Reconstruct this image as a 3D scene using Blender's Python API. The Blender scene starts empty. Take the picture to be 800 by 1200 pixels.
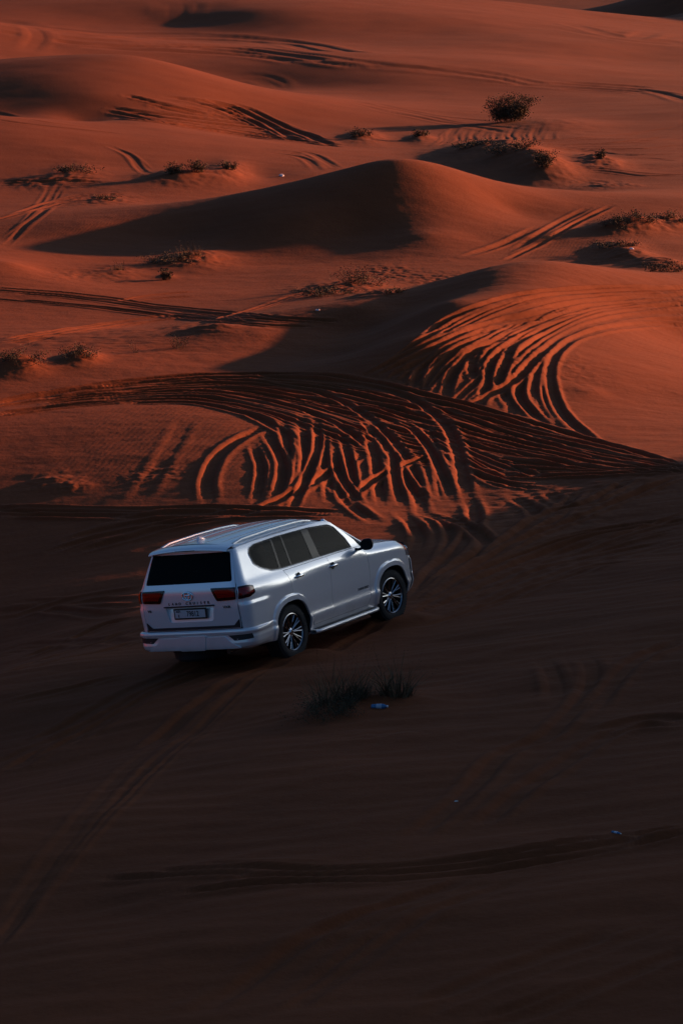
import bpy, bmesh, math, random
import numpy as np
from mathutils import Vector, Matrix
from mathutils.geometry import delaunay_2d_cdt
random.seed(7)
C = bpy.context.scene.collection
scene = bpy.context.scene
R_ = math.radians

# ---------------------------------------------------------------- camera
CAM_H, PITCH, FOC = 9.0, R_(12.0), 3000.0     # metres, downward tilt, focal length in pixels of a 1200 px tall frame
cam_d = bpy.data.cameras.new('camera'); cam = bpy.data.objects.new('camera', cam_d); C.objects.link(cam)
cam.location = (0, 0, CAM_H); cam.rotation_euler = (math.pi/2 - PITCH, 0, 0)
cam_d.sensor_fit = 'VERTICAL'; cam_d.sensor_height = 24.0; cam_d.lens = 24.0*FOC/1200.0
cam_d.clip_start = 0.5; cam_d.clip_end = 6000
scene.camera = cam

# ---------------------------------------------------------------- light
SUN_EL, SUN_AZ = R_(9.5), R_(31.0)            # azimuth: 0 = from the right (+X), positive = towards +Y
to_sun = Vector((math.cos(SUN_EL)*math.cos(SUN_AZ), math.cos(SUN_EL)*math.sin(SUN_AZ), math.sin(SUN_EL)))
sun_d = bpy.data.lights.new('sun', 'SUN'); sun = bpy.data.objects.new('sun', sun_d); C.objects.link(sun)
sun_d.energy = 5.0; sun_d.angle = R_(0.9); sun_d.color = (1.0, 0.35, 0.16)
sun.rotation_euler = to_sun.to_track_quat('Z', 'Y').to_euler(); sun.location = (60, 22, 30)
world = bpy.data.worlds.new('World'); scene.world = world; world.use_nodes = True
nt = world.node_tree; bg = nt.nodes['Background']
sky = nt.nodes.new('ShaderNodeTexSky'); sky.sky_type = 'NISHITA'; sky.sun_disc = False
sky.sun_elevation = SUN_EL
sky.sun_rotation = math.pi/2 - SUN_AZ         # Nishita: 0 = +Y, clockwise seen from above
sky.altitude = 100; sky.dust_density = 5.0; sky.air_density = 1.0; sky.ozone_density = 5.0
nt.links.new(sky.outputs[0], bg.inputs['Color']); bg.inputs['Strength'].default_value = 0.055
vs = scene.view_settings; vs.view_transform = 'Standard'; vs.look = 'None'; vs.gamma = 1.0
vs.use_curve_mapping = False; vs.exposure = 1.38

# ---------------------------------------------------------------- materials
def new_mat(name):
    m = bpy.data.materials.new(name); m.use_nodes = True
    return m, m.node_tree, m.node_tree.nodes['Principled BSDF']
def noise(nt_, scale, detail=3, rough=.55, vec=None):
    n = nt_.nodes.new('ShaderNodeTexNoise'); n.inputs['Scale'].default_value = scale
    n.inputs['Detail'].default_value = detail; n.inputs['Roughness'].default_value = rough
    if vec is not None: nt_.links.new(vec, n.inputs['Vector'])
    return n
def simple(name, col, rough=.5, metal=0.0, coat=0.0, vary=.06, scale=30, spec=.5):
    m, t, b = new_mat(name)
    tc = t.nodes.new('ShaderNodeTexCoord'); n = noise(t, scale, 3, .6, tc.outputs['Object'])
    mp = t.nodes.new('ShaderNodeMapRange'); t.links.new(n.outputs['Fac'], mp.inputs[0])
    mp.inputs[1].default_value = .3; mp.inputs[2].default_value = .7
    mp.inputs[3].default_value = 1-vary; mp.inputs[4].default_value = 1+vary
    mx = t.nodes.new('ShaderNodeVectorMath'); mx.operation = 'SCALE'; mx.inputs[0].default_value = col[:3]
    t.links.new(mp.outputs[0], mx.inputs['Scale']); t.links.new(mx.outputs[0], b.inputs['Base Color'])
    b.inputs['Roughness'].default_value = rough; b.inputs['Metallic'].default_value = metal
    b.inputs['Coat Weight'].default_value = coat; b.inputs['Coat Roughness'].default_value = .06
    b.inputs['Specular IOR Level'].default_value = spec
    return m

def link_mesh(name, me, parent=None, mat=None):
    o = bpy.data.objects.new(name, me); C.objects.link(o)
    if parent: o.parent = parent
    if mat: me.materials.append(mat)
    return o
def tag(o, label, cat, group=None):
    o['label'] = label; o['category'] = cat
    if group: o['group'] = group
def empty(name, loc=(0, 0, 0)):
    o = bpy.data.objects.new(name, None); C.objects.link(o); o.location = loc; o.empty_display_size = .2
    return o
# ================================================================ the desert: one sheet, polar grid round the viewpoint
def ray(px, py):
    u = (px-400.0)/FOC; v = (py-600.0)/FOC
    return np.array([u, math.cos(PITCH)-v*math.sin(PITCH), -math.sin(PITCH)-v*math.cos(PITCH)])
PTS = []
def Pz(px, py, z):
    d = ray(px, py); t = (z-CAM_H)/d[2]; PTS.append((d[0]*t, d[1]*t, z))
def Py(px, py, Y):
    d = ray(px, py); t = Y/d[1]; PTS.append((d[0]*t, Y, CAM_H+d[2]*t))
def Pw(px, Y, z):
    PTS.append(((px-400.0)/FOC*Y/math.cos(PITCH)*.98, Y, z))
def slope_fg(X, Y): return -.84+.135*(X+.757)-.1084*(Y-36.88)
for Y in (14, 18, 23, 29, 33):
    for X in (-.16*Y, -.06*Y, .06*Y, .16*Y): PTS.append((X, Y, slope_fg(X, Y)-(.25 if Y > 24 and X < -2 else 0)))
for (X, Y) in ((-.70, 35.34), (-2.15, 36.19), (.76, 37.78), (-.68, 38.64), (-.757, 36.88), (2.5, 37), (-5.5, 37), (5.5, 38), (1.8, 41), (-1.5, 42)):
    PTS.append((X, Y, slope_fg(X, Y)))
for p in ((-5, 43, -2.4), (-8, 41, -2.95), (-3.0, 44, -1.95), (5.5, 43, -.8), (8, 41, -.2)): PTS.append(p)
for a in ((0,600,-2.2),(200,602,-1.85),(400,600,-1.55),(500,590,-1.55),(640,577,-1.34),(800,548,-.9),(-120,600,-2.3),(920,540,-1.0),
          (0,540,-1.80),(150,540,-1.64),(300,540,-1.5),(450,520,-1.42),(600,525,-1.5),(0,472,-1.58),(100,500,-1.5),(200,480,-1.38),(200,445,-1.4),(430,445,-1.3),(550,475,-1.36),
          (700,505,-1.47),(640,440,-1.1),(700,400,-.92),(700,342,-.34),(800,400,-1.58),(800,480,-1.64),(740,440,-1.28),(880,420,-2.0),(470,366,-.85),(420,392,-1.25),(400,420,-1.42),(300,420,-1.35),(100,440,-1.4),(560,400,-.62),(600,380,-.55),(620,340,-.05),
          (200,380,-1.6),(50,385,-1.55),(100,340,-1.55),(300,345,-1.6),(400,332,-1.55),(480,312,-1.4),(560,292,-1.25),(-100,400,-1.5),(-100,330,-1.4),
          (60,325,-1.6),(200,307,-1.55),(300,298,-1.5),(420,280,-1.15),(500,270,-.7),(560,282,-1.1),(600,250,-.65),(640,272,-1.0),(700,268,-.95),(800,288,-1.2),(900,290,-1.5),(350,252,-.35),(200,280,-1.3),
          (600,190,-.85),(700,200,-.75),(800,200,-.7),(600,160,-.5),(750,160,-.5),(900,200,-.6),(0,240,-1.05),(150,226,-.95),(300,208,-.95),(0,212,-.75),(200,210,-.72),(350,203,-.75),
          (300,140,.15),(380,160,-.42),(450,150,-.45),(450,100,.45),(560,110,.0),(620,143,-.4),(700,92,.6),(800,110,0.),(400,70,1.95),(600,72,1.6),(750,72,.9),(500,40,2.9),(640,47,2.5),(300,50,2.35),(200,30,3.5),
          (300,10,5.1),(100,5,5.4),(500,5,5.2)): Pz(*a)
for a in ((560,318,76.5),(530,350,71),(485,392,67.3),(440,430,65),(520,335,77),(470,347,76),(420,355,74.5),(300,385,72),(200,408,70),(100,425,67.5),(610,306,78),(655,307,78),(700,312,80),(800,322,82.5),(900,333,84),
          (10,303,89),
          (470,185,104),(440,190,104),(400,203,104),(330,218,104),(200,245,103),(100,262,101),(0,278,99),(530,197,105),(600,218,106),(640,226,107),(700,229,108),(800,232,108),
          (0,135,138),(100,148,138),(280,163,140),(400,172,142),(100,110,152),(200,120,153),(60,132,147),(150,135,146),
          (60,66,166),(150,62,166),(200,73,167),(270,95,170),(340,108,176),(400,114,178),(0,30,215),(-80,20,215),(40,50,208),(800,124,172),(880,116,172),
          (620,3,305),(700,20,295),(780,36,275),(800,20,420),(720,4,450),(800,0,480)): Py(*a)
# ground hidden behind the crests, and the land beyond the frame
for a in ((610,86,-1.3),(700,87,-1.2),(800,91,-1.4),(520,84,-1.4),(470,114,-.9),(400,113,-1.0),(330,111,-1.0),(560,117,-1.15),(640,118,-1.1),(100,147,.2),(0,148,.7),(280,147,-.35),
          (150,190,1.2),(60,187,1.6),(270,190,.3),(300,195,.2),(740,350,1.2),(900,440,15),(1060,400,15),(980,350,9),(400,420,6),(0,420,7),(800,620,8),(0,620,10),(400,620,9),(-250,25,.3),(-250,60,-1.5),(-250,100,-1),(-250,150,.8),(-250,220,4),
          (1050,58,-1.5),(1050,80,-1.9),(1050,105,-1.5),(1050,150,-.4),(1050,220,.8),(1050,300,2.5),(400,1000,13),(-300,1000,13),(1100,1000,12)): Pw(*a)
PTS = np.array(PTS)
KS = 7.5
def uv(X, Y): return KS*np.arctan2(X, Y), KS*np.log(np.hypot(X, Y))
pu, pv = uv(PTS[:, 0], PTS[:, 1]); n = len(PTS)
def kern(d2): return d2*np.log(d2+1e-9)
K = kern((pu[:, None]-pu)**2+(pv[:, None]-pv)**2)+np.eye(n)*.03
Q = np.c_[np.ones(n), pu, pv]
A = np.block([[K, Q], [Q.T, np.zeros((3, 3))]])
sol = np.linalg.solve(A, np.r_[PTS[:, 2], 0, 0, 0])

_rng = np.random.RandomState(3); _perm = _rng.permutation(512).astype(np.int32); _ang = _rng.rand(512)*2*np.pi
_gx, _gy = np.cos(_ang).astype(np.float32), np.sin(_ang).astype(np.float32)
def gnoise(x, y):
    xi = np.floor(x).astype(np.int32); yi = np.floor(y).astype(np.int32)
    xf = (x-xi).astype(np.float32); yf = (y-yi).astype(np.float32)
    s = xf*xf*xf*(xf*(xf*6-15)+10); t = yf*yf*yf*(yf*(yf*6-15)+10)
    def g(i, j):
        h = _perm[(_perm[(xi+i) & 511]+(yi+j)) & 511]
        return _gx[h]*(xf-i)+_gy[h]*(yf-j)
    return ((g(0, 0)*(1-s)+g(1, 0)*s)*(1-t)+(g(0, 1)*(1-s)+g(1, 1)*s)*t)*1.4
def sstep(a, b, x):
    t = np.clip((x-a)/(b-a), 0, 1); return t*t*(3-2*t)

# grid lines
th = [0.0]; d = 1.3/FOC
while th[-1] < math.pi:
    th.append(th[-1]+d)
    if th[-1] > .155: d = min(d*1.045, .12)
th = np.array(th); th = th[th < math.pi-.02]; TH = np.r_[-math.pi+.0, -th[:0:-1], th, math.pi]
rr = [.4]
while rr[-1] < 4500:
    r = rr[-1]
    if r < 15: dr = .35
    elif r < 28: dr = .055
    elif r < 44: dr = .045
    elif r < 72: dr = .042
    elif r < 82: dr = .055
    elif r < 150: dr = .062+(r-82)*.0022
    else: dr = .21+(r-150)*.007 if r < 400 else 2+(r-400)*.04
    rr.append(r+dr)
RAD = np.array(rr); NR, NC = len(RAD), len(TH)
X = (RAD[:, None]*np.sin(TH)[None, :]).astype(np.float32); Yg = (RAD[:, None]*np.cos(TH)[None, :]).astype(np.float32)

def tps(TH_, RAD_):
    U = KS*TH_; V = KS*np.log(RAD_)
    Z_ = np.zeros((len(V), len(U)))
    for k in range(n):
        d2 = (U-pu[k])[None, :]**2+((V-pv[k])**2)[:, None]
        Z_ += sol[k]*kern(d2)
    return Z_+sol[n]+sol[n+1]*U[None, :]+sol[n+2]*V[:, None]
core = np.abs(TH) < .62
Z = np.zeros((NR, NC), np.float32); Z[:, core] = tps(TH[core], np.maximum(RAD, 10))
# beyond the measured land: open dunes
def outer(X_, Y_):
    r_ = np.hypot(X_, Y_)
    a = np.abs(gnoise(X_*.018+3.1, Y_*.011+1.7))
    calm = sstep(4, 10, X_)*sstep(30, 45, Y_)*(1-sstep(110, 190, Y_))
    return -1.0-.5*calm+(1-.85*calm)*3.6*(1-a*1.5)*sstep(20, 90, r_)+1.2*gnoise(X_*.05, Y_*.04)+np.minimum(r_*.008, 12)
wgt = sstep(.27, .52, np.abs(TH))[None, :]*np.ones((NR, 1), np.float32)
Zo = outer(X, Yg)
Z = Z*(1-wgt)+Zo*wgt
# the high dune the viewer stands on; its crest runs off to the right of the frame and shades the foreground
w0 = 1-sstep(3, 15, RAD)[:, None]
Z = Z*(1-w0)+w0*(7.3-.02*RAD[:, None]**2)
yk = np.array([-60, -20, 0, 15, 25, 33, 42.5, 51, 56, 59.5, 61.5, 64.5, 69]); zk = np.array([4, 6, 7.2, 7.2, 7.2, 6.4, 6.0, 5.45, 3.6, 1.95, 1.35, .6, -1.0])
RX = 22.0
side_w = np.where(X < RX, np.exp(-((X-RX)/(9.0-2.8*sstep(44, 54, Yg)))**2), np.exp(-((X-RX)/17.0)**2))
zr = np.interp(Yg, yk, zk)
inr = sstep(-90, -30, Yg)*(1-sstep(64, 71, Yg))*sstep(6.5, 12.0, X+0*Yg)
Z = Z+np.maximum(zr-Z, 0)*np.minimum(side_w*1.05, 1)*inr
Z0 = Z.copy()

def ground(X_, Y_, Zg=None):
    Zg = Z if Zg is None else Zg
    t = math.atan2(X_, Y_); r = math.hypot(X_, Y_)
    j = int(np.clip(np.searchsorted(TH, t)-1, 0, NC-2)); i = int(np.clip(np.searchsorted(RAD, r)-1, 0, NR-2))
    a = (t-TH[j])/(TH[j+1]-TH[j]); b = (r-RAD[i])/(RAD[i+1]-RAD[i])
    return float((Zg[i, j]*(1-a)+Zg[i, j+1]*a)*(1-b)+(Zg[i+1, j]*(1-a)+Zg[i+1, j+1]*a)*b)
i_min = int(np.searchsorted(RAD, 12.0))
def on_ground(px, py):
    d_ = ray(px, py); t = math.atan2(d_[0], d_[1]); m = d_[2]/math.hypot(d_[0], d_[1])
    j = int(np.clip(np.searchsorted(TH, t)-1, 0, NC-2)); a = (t-TH[j])/(TH[j+1]-TH[j])
    col = Z0[i_min:, j]*(1-a)+Z0[i_min:, j+1]*a
    diff = CAM_H+m*RAD[i_min:]-col
    k = int(np.argmax(diff <= 0))
    if diff[k] > 0 or k == 0: return None
    f_ = diff[k-1]/(diff[k-1]-diff[k]); r = RAD[i_min+k-1]+f_*(RAD[i_min+k]-RAD[i_min+k-1])
    return (r*math.sin(t), r*math.cos(t))

# ---- gentle wind-shaped relief
near = (1-sstep(60, 200, RAD))[:, None]; fg0 = (1-sstep(40, 52, RAD))[:, None]
Z += (.045+.05*fg0)*gnoise(X*.16+9, Yg*.22)+(.012+.035*fg0)*gnoise(X*.42, Yg*.7+4)+sstep(110, 160, RAD)[:, None]*(.16*gnoise(X*.05+5, Yg*.035+2)+.06*gnoise(X*.12, Yg*.08+9))
fgm = (1-sstep(40, 52, RAD))[:, None]
xs = X+.35*Yg
Z += fgm*(.013*gnoise(xs*.75, Yg*2.3+7)+.015*gnoise(xs*1.3+5, Yg*3.1)+.03*gnoise(X*.45+.5*Yg, Yg*.7-.3*X))
Z += (1-fgm)*near*(.010*gnoise(X*.9, Yg*1.6)+.005*gnoise(X*2.5, Yg*4.0))

# ---- wheel tracks
def catmull(P, step=5.0):
    P = [np.array(p, float) for p in P]; P = [2*P[0]-P[1]]+P+[2*P[-1]-P[-2]]; out = []
    for k in range(1, len(P)-2):
        m_ = max(2, int(np.hypot(*(P[k+1]-P[k]))/step))
        for s in range(m_):
            t = s/m_
            out.append(.5*((2*P[k])+(P[k+1]-P[k-1])*t+(2*P[k-1]-5*P[k]+4*P[k+1]-P[k+2])*t*t+(3*P[k]-P[k-1]-3*P[k+1]+P[k+2])*t**3))
    out.append(P[-2]); return out
Dm = np.full((NR, NC), 9.0, np.float32); Sg = np.zeros((NR, NC), np.float32)
lump = gnoise(X*1.7, Yg*1.7)+.6*gnoise(X*4.1+2, Yg*4.1)
lump2 = gnoise(X*.6+11, Yg*.6)
REL = np.zeros((NR, NC), np.float32)
def carve(world_pts, half=.17, depth=.10, berm=.06, fade=.8):
    global REL
    pts = np.array(world_pts); far_ = float(np.clip((np.hypot(*pts[len(pts)//2])-80)/50, 0, 1))
    half = max(half*(.66+.34*far_), 1.1*float(np.interp(np.hypot(*pts[len(pts)//2]), RAD[:-1], np.diff(RAD)))); depth *= .46-.20*far_; berm *= .46-.20*far_; ext = half*3.2
    bb = None; wins = []
    total = len(pts)
    for k in range(total-1):
        a, b = pts[k], pts[k+1]
        if np.hypot(*(b-a)) > 3.5 or np.hypot(*(b-a)) < 1e-4: continue
        r0, r1 = sorted((np.hypot(*a), np.hypot(*b))); t0, t1 = sorted((math.atan2(*a), math.atan2(*b)))
        i0, i1 = np.searchsorted(RAD, (r0-ext, r1+ext)); j0, j1 = np.searchsorted(TH, (t0-ext/r0, t1+ext/r0))
        if i1 <= i0 or j1 <= j0: continue
        sx = X[i0:i1, j0:j1]-a[0]; sy = Yg[i0:i1, j0:j1]-a[1]; e = b-a; L2 = e@e
        t = np.clip((sx*e[0]+sy*e[1])/L2, 0, 1)
        dd = np.hypot(sx-t*e[0], sy-t*e[1])
        endf = min(1.0, min(k+.5, total-1.5-k)/(fade*6+.01)) if fade > 0 else 1.0
        cur = Dm[i0:i1, j0:j1]; better = dd < cur
        cur[better] = dd[better]; Sg[i0:i1, j0:j1][better] = endf
        bb = (i0, i1, j0, j1) if bb is None else (min(bb[0], i0), max(bb[1], i1), min(bb[2], j0), max(bb[3], j1))
    if bb is None: return
    i0, i1, j0, j1 = bb; D = Dm[i0:i1, j0:j1]; F = Sg[i0:i1, j0:j1]
    u = D/half; lm = lump[i0:i1, j0:j1]; l2 = lump2[i0:i1, j0:j1]
    u = u*(1+.055*(1-far_)*lm)
    rut = 1-sstep(.55, 1.15, u)
    ber = np.exp(-((u-1.6)/.50)**2)*(1+(1-.8*far_)*(.5*l2+.2*lm))
    cover = (1-sstep(1.2, 2.5, u))*F
    rel = REL[i0:i1, j0:j1]
    REL[i0:i1, j0:j1] = rel*(1-cover*.8)+F*(-depth*rut*(1+.3*l2*(1-far_))+berm*ber)
    Dm[i0:i1, j0:j1] = 9.0
def track(P, half=.17, depth=.10, berm=.06, fade=.8, step=5.0):
    run = []
    for p in catmull(P, step):
        w = on_ground(p[0], p[1])
        if w is None: continue
        if run and math.hypot(w[0]-run[-1][0], w[1]-run[-1][1]) > 3.5:
            if len(run) > 3: carve(run, half, depth, berm, fade)
            run = []
        run.append(w)
    if len(run) > 3: carve(run, half, depth, berm, fade)
rnd = random.Random(5)
def resample(P, m_):
    Q_ = np.array(catmull(P, 3)); s = np.r_[0, np.cumsum(np.hypot(*np.diff(Q_, axis=0).T))]
    t = np.linspace(0, s[-1], m_); return np.c_[np.interp(t, s, Q_[:, 0]), np.interp(t, s, Q_[:, 1])]
def bundle(A_, B_, n_, jit=3.0, cut=.25, **kw):
    a = resample(A_, 14); b = resample(B_, 14)
    for k in range(n_):
        w0_ = rnd.random(); w1_ = min(1, max(0, w0_+rnd.uniform(-.3, .3)))
        w = np.linspace(w0_, w1_, 14)[:, None]
        jx = np.interp(np.linspace(0, 3, 14), range(4), [rnd.uniform(-jit, jit)*1.6 for _ in range(4)]); jy = np.interp(np.linspace(0, 3, 14), range(4), [rnd.uniform(-jit, jit) for _ in range(4)])
        P = a*(1-w)+b*w+np.c_[jx, jy]
        s, e = int(rnd.random()*cut*14), 14-int(rnd.random()*cut*14)
        k2 = dict(kw); sc = rnd.uniform(.65, 1.25)
        k2['half'] = kw.get('half', .17)*rnd.uniform(.75, 1.2); k2['depth'] = kw.get('depth', .1)*sc; k2['berm'] = kw.get('berm', .06)*sc
        track([tuple(p) for p in P[s:e]], **k2)
# far slopes
bundle([(-10,25),(120,38),(260,42),(420,62)], [(-10,48),(140,60),(300,66),(420,82)], 10, 2, half=.3, depth=.30, berm=.2, step=4)
bundle([(190,0),(196,12),(200,22)], [(232,0),(224,12),(214,24)], 3, 1, half=.3, depth=.10, berm=.07, step=2)
bundle([(30,62),(44,40),(20,28),(-10,26)], [(60,62),(52,44),(40,32),(10,20)], 4, 1, half=.3, depth=.15, berm=.1, step=3)
bundle([(262,80),(310,86),(345,107)], [(280,92),(305,95),(330,106)], 3, 1, half=.2, depth=.09, berm=.06, step=3)
bundle([(150,110),(230,128),(300,140),(390,168)], [(110,140),(200,152),(280,163),(400,172)], 22, 2, half=.2, depth=.30, berm=.22, step=3)
bundle([(180,112),(230,120),(290,140),(340,165)], [(250,118),(290,128),(330,146),(392,170)], 20, 2, half=.2, depth=.36, berm=.25, step=3)
bundle([(-10,130),(60,142),(140,152)], [(-10,140),(60,150),(160,160)], 3, 1, half=.2, depth=.1, step=3)
bundle([(330,178),(370,182),(400,200)], [(300,176),(350,184),(380,205)], 5, 2, half=.2, depth=.1, step=3)
bundle([(120,175),(140,185),(160,208)], [(130,170),(160,185),(185,208)], 3, 2, half=.2, depth=.07, step=3)
bundle([(560,100),(650,108),(740,112),(810,124)], [(620,96),(690,98),(760,104),(810,112)], 9, 2, half=.25, depth=.26, berm=.16, step=3)
bundle([(400,70),(480,76),(560,84),(640,100)], [(410,78),(470,82),(560,92),(640,104)], 7, 1.5, half=.25, depth=.24, berm=.15, step=3)
bundle([(660,25),(700,36),(740,40),(760,34)], [(670,40),(720,48),(780,52),(810,56)], 9, 4, half=.3, depth=.2, berm=.14, step=2)
bundle([(400,115),(470,128),(540,140),(620,148)], [(400,120),(450,132),(520,146),(600,158)], 6, 2, half=.2, depth=.1, step=3)
x0 = 512
for k in range(20):
    x0 += rnd.uniform(3, 11); L_ = rnd.uniform(.5, 1.1)
    track([(x0+12*L_, 160-10*L_+rnd.uniform(-2, 2)), (x0+4, 158), (x0+rnd.uniform(2, 8), 164), (x0-9*L_, 164+9*L_)], half=rnd.uniform(.12, .22), depth=rnd.uniform(.05, .12), berm=.07, step=2)
bundle([(520,172),(600,168),(700,160),(800,150)], [(600,178),(680,176),(750,180),(810,176)], 12, 3, half=.2, depth=.1, berm=.06, step=3)
bundle([(640,185),(700,180),(810,186)], [(650,205),(720,205),(810,205)], 6, 3, half=.18, depth=.07, step=3)
# beside the middle dune
bundle([(570,305),(610,285),(650,262),(690,244)], [(590,305),(630,287),(670,266),(720,240)], 3, 1, half=.17, depth=.10, berm=.07, step=3)
bundle([(540,300),(590,282),(630,262)], [(550,304),(600,286),(645,262)], 2, 1, half=.2, depth=.08, berm=.06, step=3)
bundle([(-10,282),(20,262),(44,236),(60,214)], [(10,290),(40,264),(66,240),(82,214)], 6, 2, half=.14, depth=.055, berm=.04, step=3)
bundle([(-10,252),(40,240),(90,228),(150,222)], [(-10,262),(40,248),(90,238),(150,230)], 3, 2, half=.18, depth=.07, step=3)
bundle([(-10,212),(60,213),(130,211)], [(-10,216),(60,216),(120,214)], 2, 1, half=.25, depth=.14, berm=.1, step=3)
# plain on the left
bundle([(-10,338),(90,346),(200,360),(330,372),(400,376)], [(-10,352),(90,360),(200,372),(300,380),(390,384)], 9, 2, half=.16, depth=.075, berm=.045, step=3)
bundle([(240,372),(300,352),(340,343),(400,336)], [(250,380),(310,362),(350,350),(420,342)], 4, 1, half=.15, depth=.05, berm=.035, step=3)
bundle([(-10,395),(60,384),(130,372),(200,366)], [(-10,410),(80,394),(160,384),(230,374)], 5, 2, half=.16, depth=.05, berm=.035, step=3)
bundle([(130,352),(170,346),(230,340)], [(140,358),(190,350),(250,345)], 2, 1, half=.14, depth=.04, step=3)
# fan on the right-hand dune
F1 = [(432,434),(470,406),(520,374),(580,351),(650,340),(730,337),(812,338)]
F2 = [(560,478),(590,450),(612,420),(648,394),(690,374),(750,362),(812,358)]
F3 = [(700,520),(660,487),(645,452),(646,425),(665,402),(700,387),(760,380),(812,382)]
bundle(F1, F2, 60, 1.2, .2, half=.135, depth=.12, berm=.075)
bundle([(432,434),(480,404),(530,380)], [(500,468),(540,430),(590,398)], 14, 1.5, .2, half=.17, depth=.13, berm=.085)
bundle(F2, F3, 9, 1.2, .2, half=.18, depth=.10, berm=.06)
track(F3, half=.18, depth=.08, berm=.06)
for P in ([(490,468),(488,446),(500,424),(530,402),(580,384)], [(520,470),(530,440),(552,415),(600,392)], [(495,450),(497,468),(503,490)], [(560,480),(572,448),(580,420),(620,392)],
          [(600,480),(585,450),(594,420),(606,400)], [(640,500),(610,468),(612,440),(620,420)], [(548,476),(600,448),(628,420),(650,400)], [(560,450),(552,430),(560,410)], [(430,440),(500,404),(560,384),(640,372)],
          [(470,440),(520,402),(580,378),(660,362)], [(450,436),(500,412),(545,388)]):
    track(P, half=.18, depth=.14, berm=.09)
# the broad band sweeping from left to right
B1 = [(-10,470),(60,458),(150,446),(240,438),(330,437),(400,440),(460,452),(520,466),(600,488),(680,513),(805,549)]
B2 = [(-10,488),(80,478),(160,471),(230,471),(290,480),(350,500),(420,525),(500,545),(600,560),(700,558),(805,551)]
bundle(B1, B2, 34, 1.6, .25, half=.17, depth=.14, berm=.08)
bundle([(400,445),(500,470),(600,505),(700,535),(800,551)], [(420,480),(500,510),(600,535),(700,550),(800,553)], 16, 2, .35, half=.16, depth=.14, berm=.08)
bundle([(480,480),(540,515),(600,545),(660,566)], [(490,520),(540,550),(590,570),(640,572)], 9, 3, .3, half=.15, depth=.12, berm=.08)
# branches turning down out of the band
for P, h in (([(230,442),(330,452),(400,470),(450,505),(480,545),(490,580),(494,604)], .22), ([(300,441),(400,448),(470,462),(520,495),(536,530),(546,582)], .24), ([(150,473),(230,474),(300,490),(350,520),(385,560),(412,592),(440,612)], .24),
             ([(350,480),(400,500),(440,530),(470,560),(502,588)], .2), ([(420,487),(450,520),(475,560),(490,588)], .18), ([(430,500),(440,540),(446,592)], .2), ([(330,490),(336,520),(331,560),(320,592)], .2),
             ([(352,487),(359,530),(356,575)], .2), ([(376,500),(381,540),(386,588)], .18), ([(245,590),(243,565),(255,535),(280,515),(312,500)], .26), ([(310,505),(326,530),(332,555),(325,588)], .2),
             ([(280,610),(320,591),(360,571),(400,546),(432,530)], .24), ([(400,592),(440,562),(480,542),(524,530)], .18), ([(400,505),(410,545),(416,590)], .16), ([(460,520),(462,555),(470,592)], .17),
             ([(500,500),(512,540),(520,585)], .2), ([(340,600),(360,560),(372,520),(370,490)], .16), ([(425,595),(400,560),(390,520)], .16), ([(470,490),(500,520),(520,560),(530,585)], .18), ([(300,590),(306,550),(296,520)], .18)):
    track(P, half=h*.85, depth=.115, berm=.065)
track([(220,488),(196,530),(158,592)], half=.3, depth=.022, berm=.02)
# shaded foot of the slope
bundle([(-10,597),(100,600),(250,598),(400,600)], [(-10,608),(100,608),(250,606),(380,606)], 8, 1.5, half=.17, depth=.09, berm=.06)
bundle([(40,640),(110,616),(190,606),(260,600)], [(80,650),(150,634),(200,618),(280,606)], 6, 2, half=.22, depth=.08, berm=.06)
bundle([(120,605),(200,600),(300,596)], [(150,622),(230,612),(320,604)], 6, 2, half=.2, depth=.09, berm=.07)
for P in ([(494,600),(522,612),(530,634),(514,662),(484,700)], [(546,580),(556,606),(540,640),(500,672)], [(600,582),(626,600),(620,622),(560,650),(500,690)], [(470,600),(490,625),(486,650)],
          [(640,575),(660,600),(620,630),(560,660),(490,700)], [(520,600),(570,640),(520,668)], [(680,572),(650,602),(600,626)], [(740,560),(690,590),(640,604),(560,660)], [(800,556),(700,600),(600,640),(500,700)]):
    track(P, half=.2, depth=0.1050, berm=0.0750)
bundle([(480,706),(560,668),(660,632),(810,598)], [(480,724),(570,690),(680,654),(810,624)], 9, 3, half=.17, depth=0.0900, berm=0.0600)
bundle([(500,690),(600,650),(700,620),(810,580)], [(500,740),(600,700),(700,670),(810,650)], 6, 3, half=.17, depth=0.0600, berm=0.0450)
# ruts behind the car and across the dark foreground
bundle([(-10,700),(60,690),(170,690)], [(-10,830),(80,810),(200,780)], 12, 4, half=.2, depth=0.060, berm=0.042)
bundle([(-10,880),(90,836),(200,790),(320,765)], [(-10,930),(100,864),(220,800),(330,772)], 6, 3, half=.18, depth=0.071, berm=0.048)
bundle([(-10,1090),(60,985),(150,900),(260,815),(330,775)], [(-10,1130),(80,1000),(180,905),(290,815),(345,778)], 4, 5, half=.13, depth=0.028, berm=0.026)
track([(168,878),(225,836),(285,798),(350,772)], half=.18, depth=0.071, berm=0.060); track([(385,765),(420,745),(470,724),(520,700)], half=.17, depth=0.083, berm=0.060); track([(215,790),(300,778),(345,766)], half=.18, depth=0.071, berm=0.060)
for P in ([(480,975),(540,930),(590,880),(650,850),(692,800),(684,770)], [(632,770),(650,800),(650,820)], [(560,960),(640,900),(720,850),(810,840)], [(700,850),(760,835),(810,838)], [(690,830),(740,780),(800,750)]):
    track(P, half=.18, depth=0.054, berm=0.048)
bundle([(130,1010),(300,1012),(450,1010),(640,990),(810,960)], [(100,1060),(300,1040),(460,1030),(640,1005),(810,975)], 7, 3, half=.14, depth=0.054, berm=0.036)
bundle([(180,1210),(320,1120),(450,1060),(600,1000)], [(330,1210),(450,1130),(560,1070),(700,1010)], 5, 4, half=.16, depth=0.042, berm=0.030)
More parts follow.
